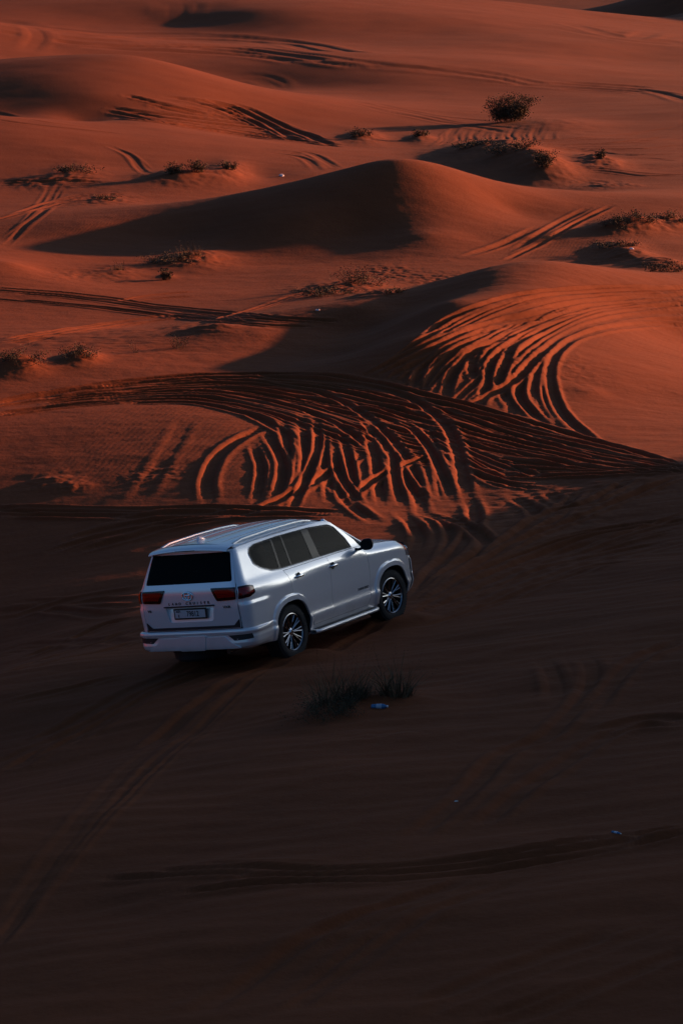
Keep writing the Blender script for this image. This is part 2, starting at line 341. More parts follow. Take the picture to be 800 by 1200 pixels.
bundle([(420,1200),(600,1130),(810,1060)], [(560,1210),(700,1160),(810,1110)], 4, 3, half=.16, depth=0.036, berm=0.024)
Z += REL
# lumps of crusted sand, wind-cut hummocks and scuffed patches
def patch(px, py, rx, ry, amp, fx=3.0, fy=3.0, bias=0.0):
    """rough patch of sand rx by ry metres round the point seen at px, py"""
    w = on_ground(px, py)
    if w is None: return
    r0 = math.hypot(*w); t0 = math.atan2(*w)
    i0, i1 = np.searchsorted(RAD, (r0-3.2*ry, r0+3.2*ry)); j0, j1 = np.searchsorted(TH, (t0-3.2*rx/r0, t0+3.2*rx/r0))
    x = X[i0:i1, j0:j1]; y = Yg[i0:i1, j0:j1]
    e = np.exp(-((x-w[0])/rx)**2-((y-w[1])/ry)**2)
    nz = .55*gnoise(x*fx, y*fy)+.3*gnoise(x*fx*2.2, y*fy*2.2)
    Z[i0:i1, j0:j1] += e*(amp*nz+bias)
for a in ((60,565,.6,.7,.05,3,3,.05),(82,572,.4,.4,.05,4,4,.06),(180,555,.7,.8,.035,4,4),
          (22,432,.7,1.0,.06,3,3,.34),(95,421,.5,.9,.06,3,3,.22),(405,342,1.6,2.5,.12,2,2,.22),(440,345,.8,2,.1,2,2,.1),(510,328,1.2,1.8,.05,3,3,0),(450,318,1.2,2,.05,3,3,0),
          (228,306,1.2,2,.1,2,2,.3),(195,325,.3,.5,.03,3,3,.08),(135,322,.9,2.0,.06,2,2,.12),(80,325,.8,2,.05,2,2,.06),
          (720,270,.9,1.6,.1,2,2,.3),(748,268,1.0,1.6,.1,2,2,.4),(785,264,.9,1.6,.1,2,2,.3),(725,292,.9,1.5,.06,2,2,.22),(738,304,.9,1.4,.08,2,2,.36),(775,314,1.2,1.4,.08,2,2,.34),(690,308,1,1,.04),
          (90,203,1.2,3,.09,1.6,1.0,.15),(200,209,1.4,3,.07,1.4,1,.22),(228,210,1.3,3,.07,1.4,1,.32),(268,207,1.0,4,.1,1.5,1,.4),(120,236,1.4,3,.12,1.5,1.5,.15),(60,215,2,2,.10,1.5,1,.1),
          (425,160,1.0,4,.15,1.5,1,.3),(493,162,.8,3,.1,1.5,1,.25),(635,204,1.4,4,.12,1.5,1,.7),(585,186,3.0,7,.12,1.2,.6,.9),(700,193,1.2,4,.15,1.5,1,.4),(612,195,1.6,4,.12,1.4,1,.4),
          (645,148,3,6,.05,1,1,.35),(690,216,1.5,2,.06,1.6,1.2,0),(715,219,1.3,1.5,.08,1.6,1.2,.1),
          (60,395,2.5,4,.03,1.6,1.6),(150,400,3,4,.03,1.4,1.8),(260,378,2.0,2,.04,1.8,1.8),(250,385,.7,.8,.05,2.5,2.5,.12),
          (445,862,.8,.5,.03,3,3,.05),(430,828,.9,.7,.03,3,3,.16),(380,845,.6,.5,.03,3,3,.08),(660,800,.9,1.2,.05,1.2,1.2,.06),(600,425,2,2,.04),(690,460,.4,.5,.02,2,2,.05),
          (700,570,2.5,2,.05,2,2),(640,610,2,2,.05,2,2)):
    patch(*a)
# the car has pressed its wheels into the sand
def smooth_to(x0, y0, rad, zfun):
    r0 = math.hypot(x0, y0); t0 = math.atan2(x0, y0)
    i0, i1 = np.searchsorted(RAD, (r0-2*rad, r0+2*rad)); j0, j1 = np.searchsorted(TH, (t0-2*rad/r0, t0+2*rad/r0))
    x = X[i0:i1, j0:j1]; y = Yg[i0:i1, j0:j1]
    w = 1-sstep(rad*.55, rad*1.5, np.hypot(x-x0, y-y0))
    Z[i0:i1, j0:j1] = Z[i0:i1, j0:j1]*(1-w)+(zfun(x, y)+.012*gnoise(x*3, y*3)+.8*REL[i0:i1, j0:j1])*w
smooth_to(-.757, 36.9, 2.3, lambda x, y: slope_fg(x, y)-.02)
for (x0, y0) in ((-.70, 35.34), (-2.15, 36.19), (.76, 37.78), (-.68, 38.64)):
    smooth_to(x0, y0, .55, lambda x, y: slope_fg(x, y)+.085)

me = bpy.data.meshes.new('sand_dunes')
co = np.empty((NR*NC, 3), np.float32); co[:, 0] = X.ravel(); co[:, 1] = Yg.ravel(); co[:, 2] = Z.ravel()
idx = np.arange(NR*NC, dtype=np.int32).reshape(NR, NC)
q = np.stack([idx[:-1, :-1], idx[:-1, 1:], idx[1:, 1:], idx[1:, :-1]], -1)[:, :, ::-1].reshape(-1, 4)
q = np.ascontiguousarray(q)
me.vertices.add(len(co)); me.vertices.foreach_set('co', co.ravel())
me.loops.add(q.size); me.loops.foreach_set('vertex_index', q.ravel())
me.polygons.add(len(q)); me.polygons.foreach_set('loop_start', np.arange(0, q.size, 4, dtype=np.int32))
me.polygons.foreach_set('use_smooth', np.ones(len(q), bool)); me.update(calc_edges=True)

sand, t, b = new_mat('red_sand')
tc = t.nodes.new('ShaderNodeTexCoord'); geo = tc.outputs['Object']
n1 = noise(t, .35, 5, .6, geo); n2 = noise(t, 9, 4, .6, geo); n3 = noise(t, 160, 2, .5, geo)
cr = t.nodes.new('ShaderNodeValToRGB'); e = cr.color_ramp.elements
e[0].position = .3; e[0].color = (.134, .0375, .0120, 1); e[1].position = .72; e[1].color = (.193, .0535, .0172, 1)
ad = t.nodes.new('ShaderNodeMath'); ad.operation = 'MULTIPLY_ADD'; ad.inputs[1].default_value = .35
t.links.new(n2.outputs['Fac'], ad.inputs[0]); 
sb = t.nodes.new('ShaderNodeMath'); sb.operation = 'MULTIPLY'; sb.inputs[1].default_value = .65; t.links.new(n1.outputs['Fac'], sb.inputs[0]); t.links.new(sb.outputs[0], ad.inputs[2])
t.links.new(ad.outputs[0], cr.inputs[0]); t.links.new(cr.outputs[0], b.inputs['Base Color'])
b.inputs['Roughness'].default_value = .95; b.inputs['Specular IOR Level'].default_value = .12
# wind ripples: fine wavy ridges, only where the wind has combed the surface
mp = t.nodes.new('ShaderNodeMapping'); mp.inputs['Rotation'].default_value = (0, 0, R_(12)); t.links.new(geo, mp.inputs[0])
wv = t.nodes.new('ShaderNodeTexWave'); wv.inputs['Scale'].default_value = 2.1; wv.inputs['Distortion'].default_value = 3.0; wv.inputs['Detail'].default_value = 2; wv.inputs['Detail Scale'].default_value = 1.2
t.links.new(mp.outputs[0], wv.inputs['Vector'])
nm = noise(t, .12, 2, .5, geo); mr = t.nodes.new('ShaderNodeMapRange'); mr.inputs[1].default_value = .50; mr.inputs[2].default_value = .66; t.links.new(nm.outputs['Fac'], mr.inputs[0])
mu = t.nodes.new('ShaderNodeMath'); mu.operation = 'MULTIPLY'; t.links.new(wv.outputs['Fac'], mu.inputs[0]); t.links.new(mr.outputs[0], mu.inputs[1])
b1 = t.nodes.new('ShaderNodeBump'); b1.inputs['Strength'].default_value = .09; b1.inputs['Distance'].default_value = .02; t.links.new(mu.outputs[0], b1.inputs['Height'])
b2 = t.nodes.new('ShaderNodeBump'); b2.inputs['Strength'].default_value = .35; b2.inputs['Distance'].default_value = .03; t.links.new(n2.outputs['Fac'], b2.inputs['Height']); t.links.new(b1.outputs[0], b2.inputs['Normal'])
b3 = t.nodes.new('ShaderNodeBump'); b3.inputs['Strength'].default_value = .25; b3.inputs['Distance'].default_value = .004; t.links.new(n3.outputs['Fac'], b3.inputs['Height']); t.links.new(b2.outputs[0], b3.inputs['Normal'])
t.links.new(b3.outputs[0], b.inputs['Normal'])
dunes = link_mesh('sand_dunes', me, None, sand); dunes['kind'] = 'structure'
# ================================================================ the car (x forward, y left, z up, origin on the sand under the rear axle)
def table(pairs, sig=.02, lo=0.0, hi=2.1):
    g = np.arange(lo-.3, hi+.3, .004); a, b_ = zip(*pairs); v = np.interp(g, a, b_)
    k_ = np.exp(-.5*(np.arange(-40, 41)*.004/sig)**2); k_ /= k_.sum()
    v = np.convolve(np.pad(v, 40, mode='edge'), k_, 'valid')
    return lambda z: float(np.interp(z, g, v))
Wz = table([(.25,.90),(.36,.93),(.46,.955),(.535,.965),(.58,.945),(.66,.94),(.80,.947),(1.0,.953),(1.12,.955),(1.20,.946),(1.26,.918),(1.31,.888),(1.5,.822),(1.72,.742),(1.79,.702),(1.86,.64)], .016)
Rz = table([(.30,-1.06),(.40,-1.11),(.70,-1.10),(.95,-1.125),(1.22,-1.125),(1.30,-1.10),(1.40,-1.065),(1.72,-.945),(1.85,-.90)], .025)
Fz = table([(.30,3.56),(.42,3.70),(.60,3.77),(.95,3.75),(1.08,3.69),(1.16,3.58),(1.25,3.45)], .03)
Rb_z = table([(.30,.20),(1.0,.21),(1.25,.20),(1.4,.17),(1.75,.14)], .03)
zhood = table([(2.0,1.275),(2.4,1.262),(2.8,1.235),(3.2,1.195),(3.5,1.135),(3.65,1.06)], .06, 1.5, 4.0)
zroof = table([(-1.1,1.845),(-.9,1.862),(-.5,1.885),(.2,1.90),(.8,1.897),(1.3,1.872),(1.65,1.815),(1.9,1.74)], .08, -1.5, 2.2)
ARC = ((0.0, .40), (2.85, .40)); ARX, ARZ, AEX = .455, .455, 2.5
def arch_d(x, z):
    best = 9
    for (cx, cz) in ARC:
        if z < cz: d_ = abs(x-cx)-ARX*(1-.12*(cz-z)/.3*0)
        else:
            m_ = (abs(x-cx)/ARX)**AEX+((z-cz)/ARZ)**AEX
            d_ = (m_**(1/AEX)-1)*ARX
        best = min(best, d_)
    return best
def ss(a, b_, v):
    t_ = min(1, max(0, (v-a)/(b_-a))); return t_*t_*(3-2*t_)
def width(x, z):
    w = Wz(z)
    if z < 1.3:
        for cx, am in ((-.05, .022), (2.85, .024)):
            w += am*math.exp(-((x-cx)/.62)**2)*ss(.35, .55, z)*(1-ss(1.06, 1.24, z))
        d_ = arch_d(x, z)
        if d_ < .2: w += .022*(1-ss(.068, .094, d_))
    if x > 2.0:
        zt = zhood(x); k_ = ss(2.05, 2.35, x)
        w -= k_*.075*ss(zt-.16, zt+.02, z)**1.6
        w += k_*ss(1.18, 1.3, z)*.03
        w -= .02*ss(3.0, 3.5, x)
    w -= .018*ss(-.3, -1.0, x)
    if x < -.3: w += .020*(1-ss(1.0, 1.035, z))*ss(-.40, -.66, x)*ss(.50, .62, z)
    return w
RF = .50
def outline(z, xq):
    """half width at station xq on the outline at height z, with both corners rounded"""
    w = width(xq, z); r_, f_, rb = Rz(z), Fz(z), Rb_z(z)
    if xq < r_+rb:
        a = max(0, min(1, (r_+rb-xq)/rb)); return w-rb*1.0+rb*(1-a**2.3)**(1/2.3)
    if xq > f_-RF:
        a = max(0, min(1, (xq-(f_-RF))/RF)); return w-.30+.30*(1-a**2.1)**(1/2.1)
    return w
def rear_x(y, z):
    w, r_, rb = width(Rz(z)+.2, z), Rz(z), Rb_z(z)
    a = max(0, min(1, (abs(y)-(w-rb))/rb))
    return r_+rb-rb*(1-a**2.3)**(1/2.3)+.025*(min(abs(y), w)/w)**2
def surf_side(x, z, off=0.0, s=-1): return (x, s*(outline(z, x)+off), z)
def surf_rear(y, z, off=0.0): return (rear_x(y, z)-off, y, z)
# wrap coordinate: u < 0 runs over the rear face from the middle (u = -1.4 at y = 0), u > 0 along the side; the corner lies between
def wrap(u, z, off=0.0, s=-1):
    w, r_, rb = width(Rz(z)+.2, z), Rz(z), Rb_z(z)
    L_ = rb*1.5
    if u <= -L_/2:
        y = (w-rb)+(u+L_/2); return (rear_x(max(y, 0), z)-off, s*y, z)
    if u >= L_/2:
        x = r_+rb+(u-L_/2); return (x, s*(outline(z, x)+off), z)
    t_ = (u+L_/2)/L_; a = t_*math.pi/2
    cx, cy = r_+rb, width(r_+rb, z)*(t_)+w*(1-t_)-rb
    e_ = 2/2.3
    px_, py_ = abs(math.cos(a))**e_, abs(math.sin(a))**e_
    return (cx-px_*rb+.025*(1-t_)-off*px_, s*(cy+py_*rb+off*py_), z)
def u_of_x(x, z): return x-(Rz(z)+Rb_z(z))+Rb_z(z)*.75
def u_of_y(y, z): return (abs(y)-(width(Rz(z)+.2, z)-Rb_z(z)))-Rb_z(z)*.75

def dense(poly, step=.03, closed=True):
    out = []
    m_ = len(poly)
    for k in range(m_ if closed else m_-1):
        a, b_ = poly[k], poly[(k+1) % m_]; d_ = math.hypot(b_[0]-a[0], b_[1]-a[1]); q_ = max(1, int(round(d_/step)))
        for j in range(q_): out.append((a[0]+(b_[0]-a[0])*j/q_, a[1]+(b_[1]-a[1])*j/q_))
    return out
def roundc(poly, r=.04, seg=4):
    """polygon with its corners rounded"""
    out = []; m_ = len(poly)
    for k in range(m_):
        p, a, b_ = Vector(poly[k]), Vector(poly[k-1]), Vector(poly[(k+1) % m_])
        da, db = (a-p), (b_-p); q_ = min(r, da.length*.45, db.length*.45)
        A_, B_ = p+da.normalized()*q_, p+db.normalized()*q_
        for j in range(seg+1):
            t_ = j/seg; out.append(tuple(A_*(1-t_)**2+p*2*t_*(1-t_)+B_*t_*t_))
    return out
def inside(p, poly):
    c_ = False; x, y = p; j = len(poly)-1
    for i in range(len(poly)):
        if (poly[i][1] > y) != (poly[j][1] > y) and x < (poly[j][0]-poly[i][0])*(y-poly[i][1])/(poly[j][1]-poly[i][1]+1e-12)+poly[i][0]: c_ = not c_
        j = i
    return c_
def panel(name, poly, mapper, mat, parent, holes=(), grid=.035, thick=.022, off=0.0, step=.03, s=-1, sharp=35, lines=()):
    """a pressed panel: outline in surface coordinates, laid on the body surface, its edges folded inwards"""
    loops = [dense(poly, step)]+[dense(h, step) for h in holes]
    vs_, es_ = [], []
    for L_ in loops:
        o_ = len(vs_); vs_ += L_; es_ += [(o_+k, o_+(k+1) % len(L_)) for k in range(len(L_))]
    xs_ = [p[0] for p in loops[0]]; ys_ = [p[1] for p in loops[0]]
    nx = int((max(xs_)-min(xs_))/grid)+1; ny = int((max(ys_)-min(ys_))/grid)+1
    for ln in lines:
        run_ = None
        for p in ln:
            if inside(p, loops[0]) and np.min(np.hypot(np.array(vs_)[:len(sum(loops, []))][:, 0]-p[0], np.array(vs_)[:len(sum(loops, []))][:, 1]-p[1])) > .006:
                vs_.append(p)
                if run_ is not None: es_.append((run_, len(vs_)-1))
                run_ = len(vs_)-1
            else: run_ = None
    bpts = np.array(vs_)
    for i in range(nx+1):
        for j in range(ny+1):
            p = (min(xs_)+(i+.5)*grid, min(ys_)+(j+.5)*grid)
            if inside(p, loops[0]) and not any(inside(p, h) for h in loops[1:]) and np.min(np.hypot(bpts[:, 0]-p[0], bpts[:, 1]-p[1])) > grid*.45: vs_.append(p)
    V_, E_, F_, *_r = delaunay_2d_cdt([Vector(p) for p in vs_], es_, [], 0, 1e-6)
    F_ = [f_ for f_ in F_ if (lambda c_: inside(c_, loops[0]) and not any(inside(c_, h) for h in loops[1:]))((sum(V_[i].x for i in f_)/len(f_), sum(V_[i].y for i in f_)/len(f_)))]
    bm = bmesh.new(); used = sorted({i for f_ in F_ for i in f_}); top = {}
    for i in used: top[i] = bm.verts.new(mapper(V_[i].x, V_[i].y, off, s) if mapper is not surf_rear else mapper(V_[i].x, V_[i].y, off))
    for f_ in F_:
        try: bm.faces.new([top[i] for i in f_])
        except ValueError: pass
    if thick:
        bed = [e_ for e_ in bm.edges if len(e_.link_faces) == 1]; low = {}
        inv = {v: k for k, v in top.items()}
        for e_ in bed:
            for v in e_.verts:
                if v not in low:
                    p = V_[inv[v]]; q_ = mapper(p.x, p.y, off-thick, s) if mapper is not surf_rear else mapper(p.x, p.y, off-thick)
                    low[v] = bm.verts.new(q_)
        for e_ in bed:
            a, b_ = e_.verts; bm.faces.new((a, b_, low[b_], low[a]))
    bmesh.ops.recalc_face_normals(bm, faces=bm.faces)
    # make sure the skin faces outwards
    cen = Vector((1.3, 0, .9)); tot = sum(((f_.calc_center_median()-cen).dot(f_.normal))*f_.calc_area() for f_ in bm.faces)
    if tot < 0: bmesh.ops.reverse_faces(bm, faces=bm.faces)
    return finish(name, bm, mat, parent, sharp)
def finish(name, bm, mat, parent, sharp=35):
    m_ = bpy.data.meshes.new(name); bm.to_mesh(m_); bm.free()
    m_.polygons.foreach_set('use_smooth', np.ones(len(m_.polygons), bool)); m_.set_sharp_from_angle(angle=R_(sharp)); m_.update()
    return link_mesh(name, m_, parent, mat)
def gridmesh(name, fn, nu, nv, mat, parent, sharp=35, flip=False, thick=0):
    bm = bmesh.new(); G = [[bm.verts.new(fn(i/nu, j/nv)) for j in range(nv+1)] for i in range(nu+1)]
    for i in range(nu):
        for j in range(nv):
            f_ = (G[i][j], G[i+1][j], G[i+1][j+1], G[i][j+1]); bm.faces.new(f_[::-1] if flip else f_)
    if thick:
        bmesh.ops.recalc_face_normals(bm, faces=bm.faces)
        r_ = bmesh.ops.solidify(bm, geom=bm.faces[:], thickness=thick)
    return finish(name, bm, mat, parent, sharp)
def add_box(bm, c_, d_, bev=0.0, rot=None):
    r_ = bmesh.ops.create_cube(bm, size=1); vs_ = r_['verts']
    for v in vs_:
        p = Vector((v.co.x*d_[0], v.co.y*d_[1], v.co.z*d_[2])); v.co = (rot @ p if rot else p)+Vector(c_)
    if bev:
        es_ = list({e_ for v in vs_ for e_ in v.link_edges}); bmesh.ops.bevel(bm, geom=es_, offset=bev, segments=3, profile=.6, affect='EDGES')
def add_tube(bm, pts, rad, seg=10, cap=True, sq=(1, 1)):
    rings = []; pts = [Vector(p) for p in pts]
    for k, p in enumerate(pts):
        t_ = (pts[min(k+1, len(pts)-1)]-pts[max(k-1, 0)]).normalized(); up = Vector((0, 0, 1)) if abs(t_.z) < .9 else Vector((1, 0, 0))
        a = t_.cross(up).normalized(); b_ = a.cross(t_); r_ = rad[k] if isinstance(rad, (list, tuple)) else rad
        rings.append([bm.verts.new(p+a*math.cos(2*math.pi*j/seg)*r_*sq[0]+b_*math.sin(2*math.pi*j/seg)*r_*sq[1]) for j in range(seg)])
    for k in range(len(rings)-1):
        for j in range(seg): bm.faces.new((rings[k][j], rings[k][(j+1) % seg], rings[k+1][(j+1) % seg], rings[k+1][j]))
    if cap: bm.faces.new(rings[0][::-1]); bm.faces.new(rings[-1])
def add_lathe(bm, prof, c_, seg=48, axis='y'):
    rings = []
    for (r_, h) in prof:
        ring = []
        for j in range(seg):
            a = 2*math.pi*j/seg
            p = (r_*math.cos(a), h, r_*math.sin(a)) if axis == 'y' else (r_*math.cos(a), r_*math.sin(a), h)
            ring.append(bm.verts.new(Vector(p)+Vector(c_)))
        rings.append(ring)
    for k in range(len(rings)-1):
        for j in range(seg): bm.faces.new((rings[k][j], rings[k][(j+1) % seg], rings[k+1][(j+1) % seg], rings[k+1][j]))

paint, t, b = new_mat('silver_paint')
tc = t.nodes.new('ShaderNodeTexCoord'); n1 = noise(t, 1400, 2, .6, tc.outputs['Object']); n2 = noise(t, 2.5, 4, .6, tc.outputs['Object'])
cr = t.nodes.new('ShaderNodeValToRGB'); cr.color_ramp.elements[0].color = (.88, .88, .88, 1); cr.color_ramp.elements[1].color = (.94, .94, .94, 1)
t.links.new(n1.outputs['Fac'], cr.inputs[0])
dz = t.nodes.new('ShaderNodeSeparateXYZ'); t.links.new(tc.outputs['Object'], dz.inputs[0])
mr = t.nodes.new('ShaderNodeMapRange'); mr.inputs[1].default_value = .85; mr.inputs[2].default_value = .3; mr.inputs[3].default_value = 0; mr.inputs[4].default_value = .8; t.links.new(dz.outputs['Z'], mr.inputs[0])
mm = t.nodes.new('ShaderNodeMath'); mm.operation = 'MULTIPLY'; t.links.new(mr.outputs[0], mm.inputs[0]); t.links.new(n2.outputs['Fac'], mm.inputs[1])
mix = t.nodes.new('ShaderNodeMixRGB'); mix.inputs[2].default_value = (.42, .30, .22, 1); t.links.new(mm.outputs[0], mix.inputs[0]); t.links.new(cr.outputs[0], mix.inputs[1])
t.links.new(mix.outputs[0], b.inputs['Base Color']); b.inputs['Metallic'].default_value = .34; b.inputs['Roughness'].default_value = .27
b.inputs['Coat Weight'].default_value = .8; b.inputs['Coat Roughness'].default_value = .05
chrome = simple('chrome', (.80, .80, .80), .16, 1.0)
rim_m = simple('rim_metal', (.34, .34, .35), .24, 1.0)
black = simple('gloss_black', (.012, .012, .013), .12, 0, 0, spec=.09)
plastic = simple('black_plastic', (.018, .018, .018), .6)
rubber = simple('rubber', (.018, .017, .016), .85, vary=.2)
dark = simple('underbody', (.012, .012, .012), .9)
trim = simple('cabin_fabric', (.10, .085, .07), .8)
silver = simple('satin_silver', (.60, .61, .62), .40, .7)
plate_m = simple('plate_white', (.50, .52, .53), .5)
ink = simple('plate_ink', (.01, .01, .01), .6)
def glass_mat(name, tint, dens):
    m_, t_, b_ = new_mat(name); out = t_.nodes['Material Output']
    tcn = t_.nodes.new('ShaderNodeTexCoord'); nn = noise(t_, 3, 2, .5, tcn.outputs['Object'])
    mpn = t_.nodes.new('ShaderNodeMapRange'); mpn.inputs[3].default_value = .02; mpn.inputs[4].default_value = .05; t_.links.new(nn.outputs['Fac'], mpn.inputs[0])
    b_.inputs['Base Color'].default_value = (.006, .008, .008, 1); t_.links.new(mpn.outputs[0], b_.inputs['Roughness']); b_.inputs['IOR'].default_value = 1.45; b_.inputs['Specular IOR Level'].default_value = .03
    tr = t_.nodes.new('ShaderNodeBsdfTransparent'); tr.inputs[0].default_value = (*tint, 1)
    mx_ = t_.nodes.new('ShaderNodeMixShader'); mx_.inputs[0].default_value = dens
    t_.links.new(tr.outputs[0], mx_.inputs[1]); t_.links.new(b_.outputs[0], mx_.inputs[2])
    t_.links.new(mx_.outputs[0], out.inputs['Surface']); return m_
glass = glass_mat('tinted_glass', (.34, .50, .52), .86); glass_clear = glass_mat('front_glass', (.45, .62, .64), .80)
lens_red, t, b = new_mat('red_lens'); tc = t.nodes.new('ShaderNodeTexCoord'); wv = t.nodes.new('ShaderNodeTexWave'); wv.inputs['Scale'].default_value = 14; wv.bands_direction = 'Z'
t.links.new(tc.outputs['Object'], wv.inputs['Vector']); cr = t.nodes.new('ShaderNodeValToRGB'); cr.color_ramp.elements[0].color = (.14, .002, .002, 1); cr.color_ramp.elements[1].color = (.38, .004, .003, 1)
t.links.new(wv.outputs['Fac'], cr.inputs[0]); t.links.new(cr.outputs[0], b.inputs['Base Color']); b.inputs['Roughness'].default_value = .14; b.inputs['Coat Weight'].default_value = .4; b.inputs['Specular IOR Level'].default_value = .3; b.inputs['Coat Roughness'].default_value = .03
lens_clear = simple('clear_lens', (.35, .36, .37), .08, .4, 1.0)
lens_smoke = simple('smoked_lens', (.030, .002, .002), .10, 0, .35, spec=.35)

car = empty('off_road_car')
tag(car, 'silver seven seat off road car with black windows driving up the shaded sand slope', 'car')
def text_mesh(name, body, size, place, mat, parent, depth=.002, bold=0.0, squash=1.0):
    cu = bpy.data.curves.new(name, 'FONT'); cu.body = body; cu.size = size; cu.extrude = depth; cu.align_x = 'CENTER'; cu.align_y = 'CENTER'; cu.offset = bold
    o_ = bpy.data.objects.new(name, cu); C.objects.link(o_); bpy.context.view_layer.update()
    m_ = bpy.data.meshes.new_from_object(o_.evaluated_get(bpy.context.evaluated_depsgraph_get())); bpy.data.objects.remove(o_); bpy.data.curves.remove(cu)
    for v in m_.vertices: v.co = place(v.co.x*squash, v.co.y, v.co.z)
    m_.materials.clear(); m_.name = name
    return link_mesh(name, m_, parent, mat)

# ---------------------------------------------------------------- sides
def arch_pts(k, off=0.0, n_=22, zlow=.30):
    cx, cz = ARC[k]; out = [(cx+ARX+off, zlow)]
    for j in range(n_+1):
        a = math.pi*j/n_; c_, s_ = math.cos(a), math.sin(a)
        out.append((cx+math.copysign(abs(c_)**(2/AEX), c_)*(ARX+off), cz+abs(s_)**(2/AEX)*(ARZ+off)))
    out.append((cx-ARX-off, zlow)); return out        # from front foot over the top to the rear foot
GAP = .006
ZB = 1.292                                            # waist where the doors meet the windows
DLO = roundc([(-.615, 1.645), (-.60, 1.49), (-.47, 1.41), (-.26, 1.335), (.0, 1.315), (.9, 1.308), (1.93, 1.298), (1.86, 1.46), (1.70, 1.655), (1.56, 1.715), (1.05, 1.752), (.2, 1.765), (-.40, 1.752), (-.56, 1.715)], .032)
def side_parts(s):
    # quarter panel with the D pillar, wrapped round the rear corner (u, z)
    a0 = arch_pts(0, 0)
    def U(x, z): return (u_of_x(x, z), z)
    def V(y, z): return (u_of_y(y, z), z)
    door_r = [(.005, 1.285), (.04, 1.2), (.068, 1.08), (.075, .95)]
    ring = [p for p in arch_pts(0, .09) if p[0] > .07 and p[1] > .36]            # door edge follows the arch moulding
    ring = ring[1:] if ring else ring
    q_ = [U(*p) for p in [(-.005, 1.312), (-.002, 1.285), (.034, 1.2), (.062, 1.08), (.069, .95)]]
    ringtop = [p for p in ring][::-1]
    q_ += [U(x-GAP, z) for x, z in ringtop] + [U(.50, .36), U(ARX, .36)]
    q_ += [U(*p) for p in a0[1:-1]] + [U(-ARX, .42), U(-.62, .40)]
    q_ += [U(-.70, .405), (0.02, .42), V(.80, .66), V(.806, .9), V(.806, 1.22), V(.79, 1.3), V(.70, 1.74)]
    q_ += [(u_of_x(-.78, 1.80), 1.795), U(-.4, 1.80), U(.2, 1.815), U(.8, 1.812), U(1.3, 1.787), U(1.55, 1.748), U(1.66, 1.715), U(1.9, 1.50), U(2.14, 1.30), U(2.14, 1.292), U(1.97, 1.293)]
    q_ += [U(x, z) for x, z in [(1.90, 1.298)]]
    # the window opening is cut from this panel: build it as two pieces sharing the waist line
    body_side = q_[:]
    dlo_low = [(x, z) for x, z in DLO]
    upper = [U(-.005, 1.312)]
    # lower quarter
    lower = [U(*p) for p in door_r]+[U(x-GAP, z) for x, z in ringtop]+[U(.50, .36), U(ARX+.002, .36)]+[U(*p) for p in a0[1:-1]]+[U(-ARX, .42), U(-.60, .405), (.05, .43), V(.806, .68), V(.806, 1.0), V(.806, 1.22), V(.79, 1.285)]
    lower = [(u_, z_) for u_, z_ in lower]
    full = [U(*p) for p in door_r[::-1]]              # up the rear door edge ...
    top_edge = [U(.0, 1.2925), U(1.96, 1.2925), U(2.16, 1.285), U(2.06, 1.40), U(1.83, 1.60), U(1.66, 1.735), U(1.52, 1.772), U(1.3, 1.792), U(.8, 1.815), U(.2, 1.817), U(-.4, 1.802), (u_of_x(-.76, 1.79), 1.79), V(.69, 1.755), V(.79, 1.3), V(.806, 1.22), V(.806, 1.0), V(.806, .68), (.05, .43), U(-.60, .405), U(-ARX, .42)]
    poly = full+top_edge+[U(*p) for p in a0[1:-1][::-1]]+[U(ARX+.002, .36), U(.50, .36)]+[U(x-GAP, z) for x, z in ring]
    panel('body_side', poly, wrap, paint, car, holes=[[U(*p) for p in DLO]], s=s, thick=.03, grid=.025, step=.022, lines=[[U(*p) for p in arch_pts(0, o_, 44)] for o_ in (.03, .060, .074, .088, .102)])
    # doors
    d_rear = [(.012, 1.286), (1.168, 1.286), (1.168, 1.15), (1.155, .95), (1.135, .70), (1.11, .40), (.52, .40)]+[(x+.001, z) for x, z in ring if z > .40]+[(.081, .95), (.074, 1.08), (.046, 1.2)]
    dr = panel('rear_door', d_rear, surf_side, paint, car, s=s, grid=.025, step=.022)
    fr = [p for p in arch_pts(1, .09) if p[0] < 2.85]
    d_front = [(1.175, 1.286), (2.135, 1.286), (2.205, 1.16), (2.232, 1.0), (2.235, .80), (2.21, .60), (2.13, .46), (2.08, .40), (1.117, .40), (1.142, .70), (1.162, .95), (1.175, 1.15)]
    df = panel('front_door', d_front, surf_side, paint, car, s=s)
    # front wing, wrapped forward to the lamp
    a1 = arch_pts(1, 0)
    wing = [(2.145, 1.284), (2.3, zhood(2.3)-.002), (2.6, zhood(2.6)-.002), (2.9, zhood(2.9)-.002), (3.15, zhood(3.15)-.004), (3.30, zhood(3.3)-.006), (3.36, 1.08), (3.40, .93), (3.56, .90), (3.60, .70), (3.585, .52), (3.50, .40), (3.40, .33), (2.85+ARX, .34)]+a1[1:-1]+[(2.85-ARX, .36), (2.10, .36), (2.09, .40), (2.14, .455), (2.22, .60), (2.245, .80), (2.242, 1.0), (2.214, 1.16)]
    panel('front_wing', wing, surf_side, paint, car, s=s, grid=.025, step=.022, lines=[arch_pts(1, o_, 44) for o_ in (.03, .060, .074, .088, .102)])
    # windows: black frame with four panes
    panes = [roundc([(-.565, 1.64), (-.55, 1.50), (-.44, 1.428), (-.24, 1.357), (-.045, 1.338), (.035, 1.735), (-.38, 1.728), (-.52, 1.695)], .04),
             roundc([(.0, 1.335), (.255, 1.332), (.305, 1.742), (.078, 1.738)], .02),
             roundc([(.29, 1.332), (.855, 1.326), (.862, 1.735), (.342, 1.743)], .02),
             roundc([(1.05, 1.322), (1.88, 1.316), (1.825, 1.45), (1.675, 1.635), (1.55, 1.69), (1.04, 1.728)], .03)]
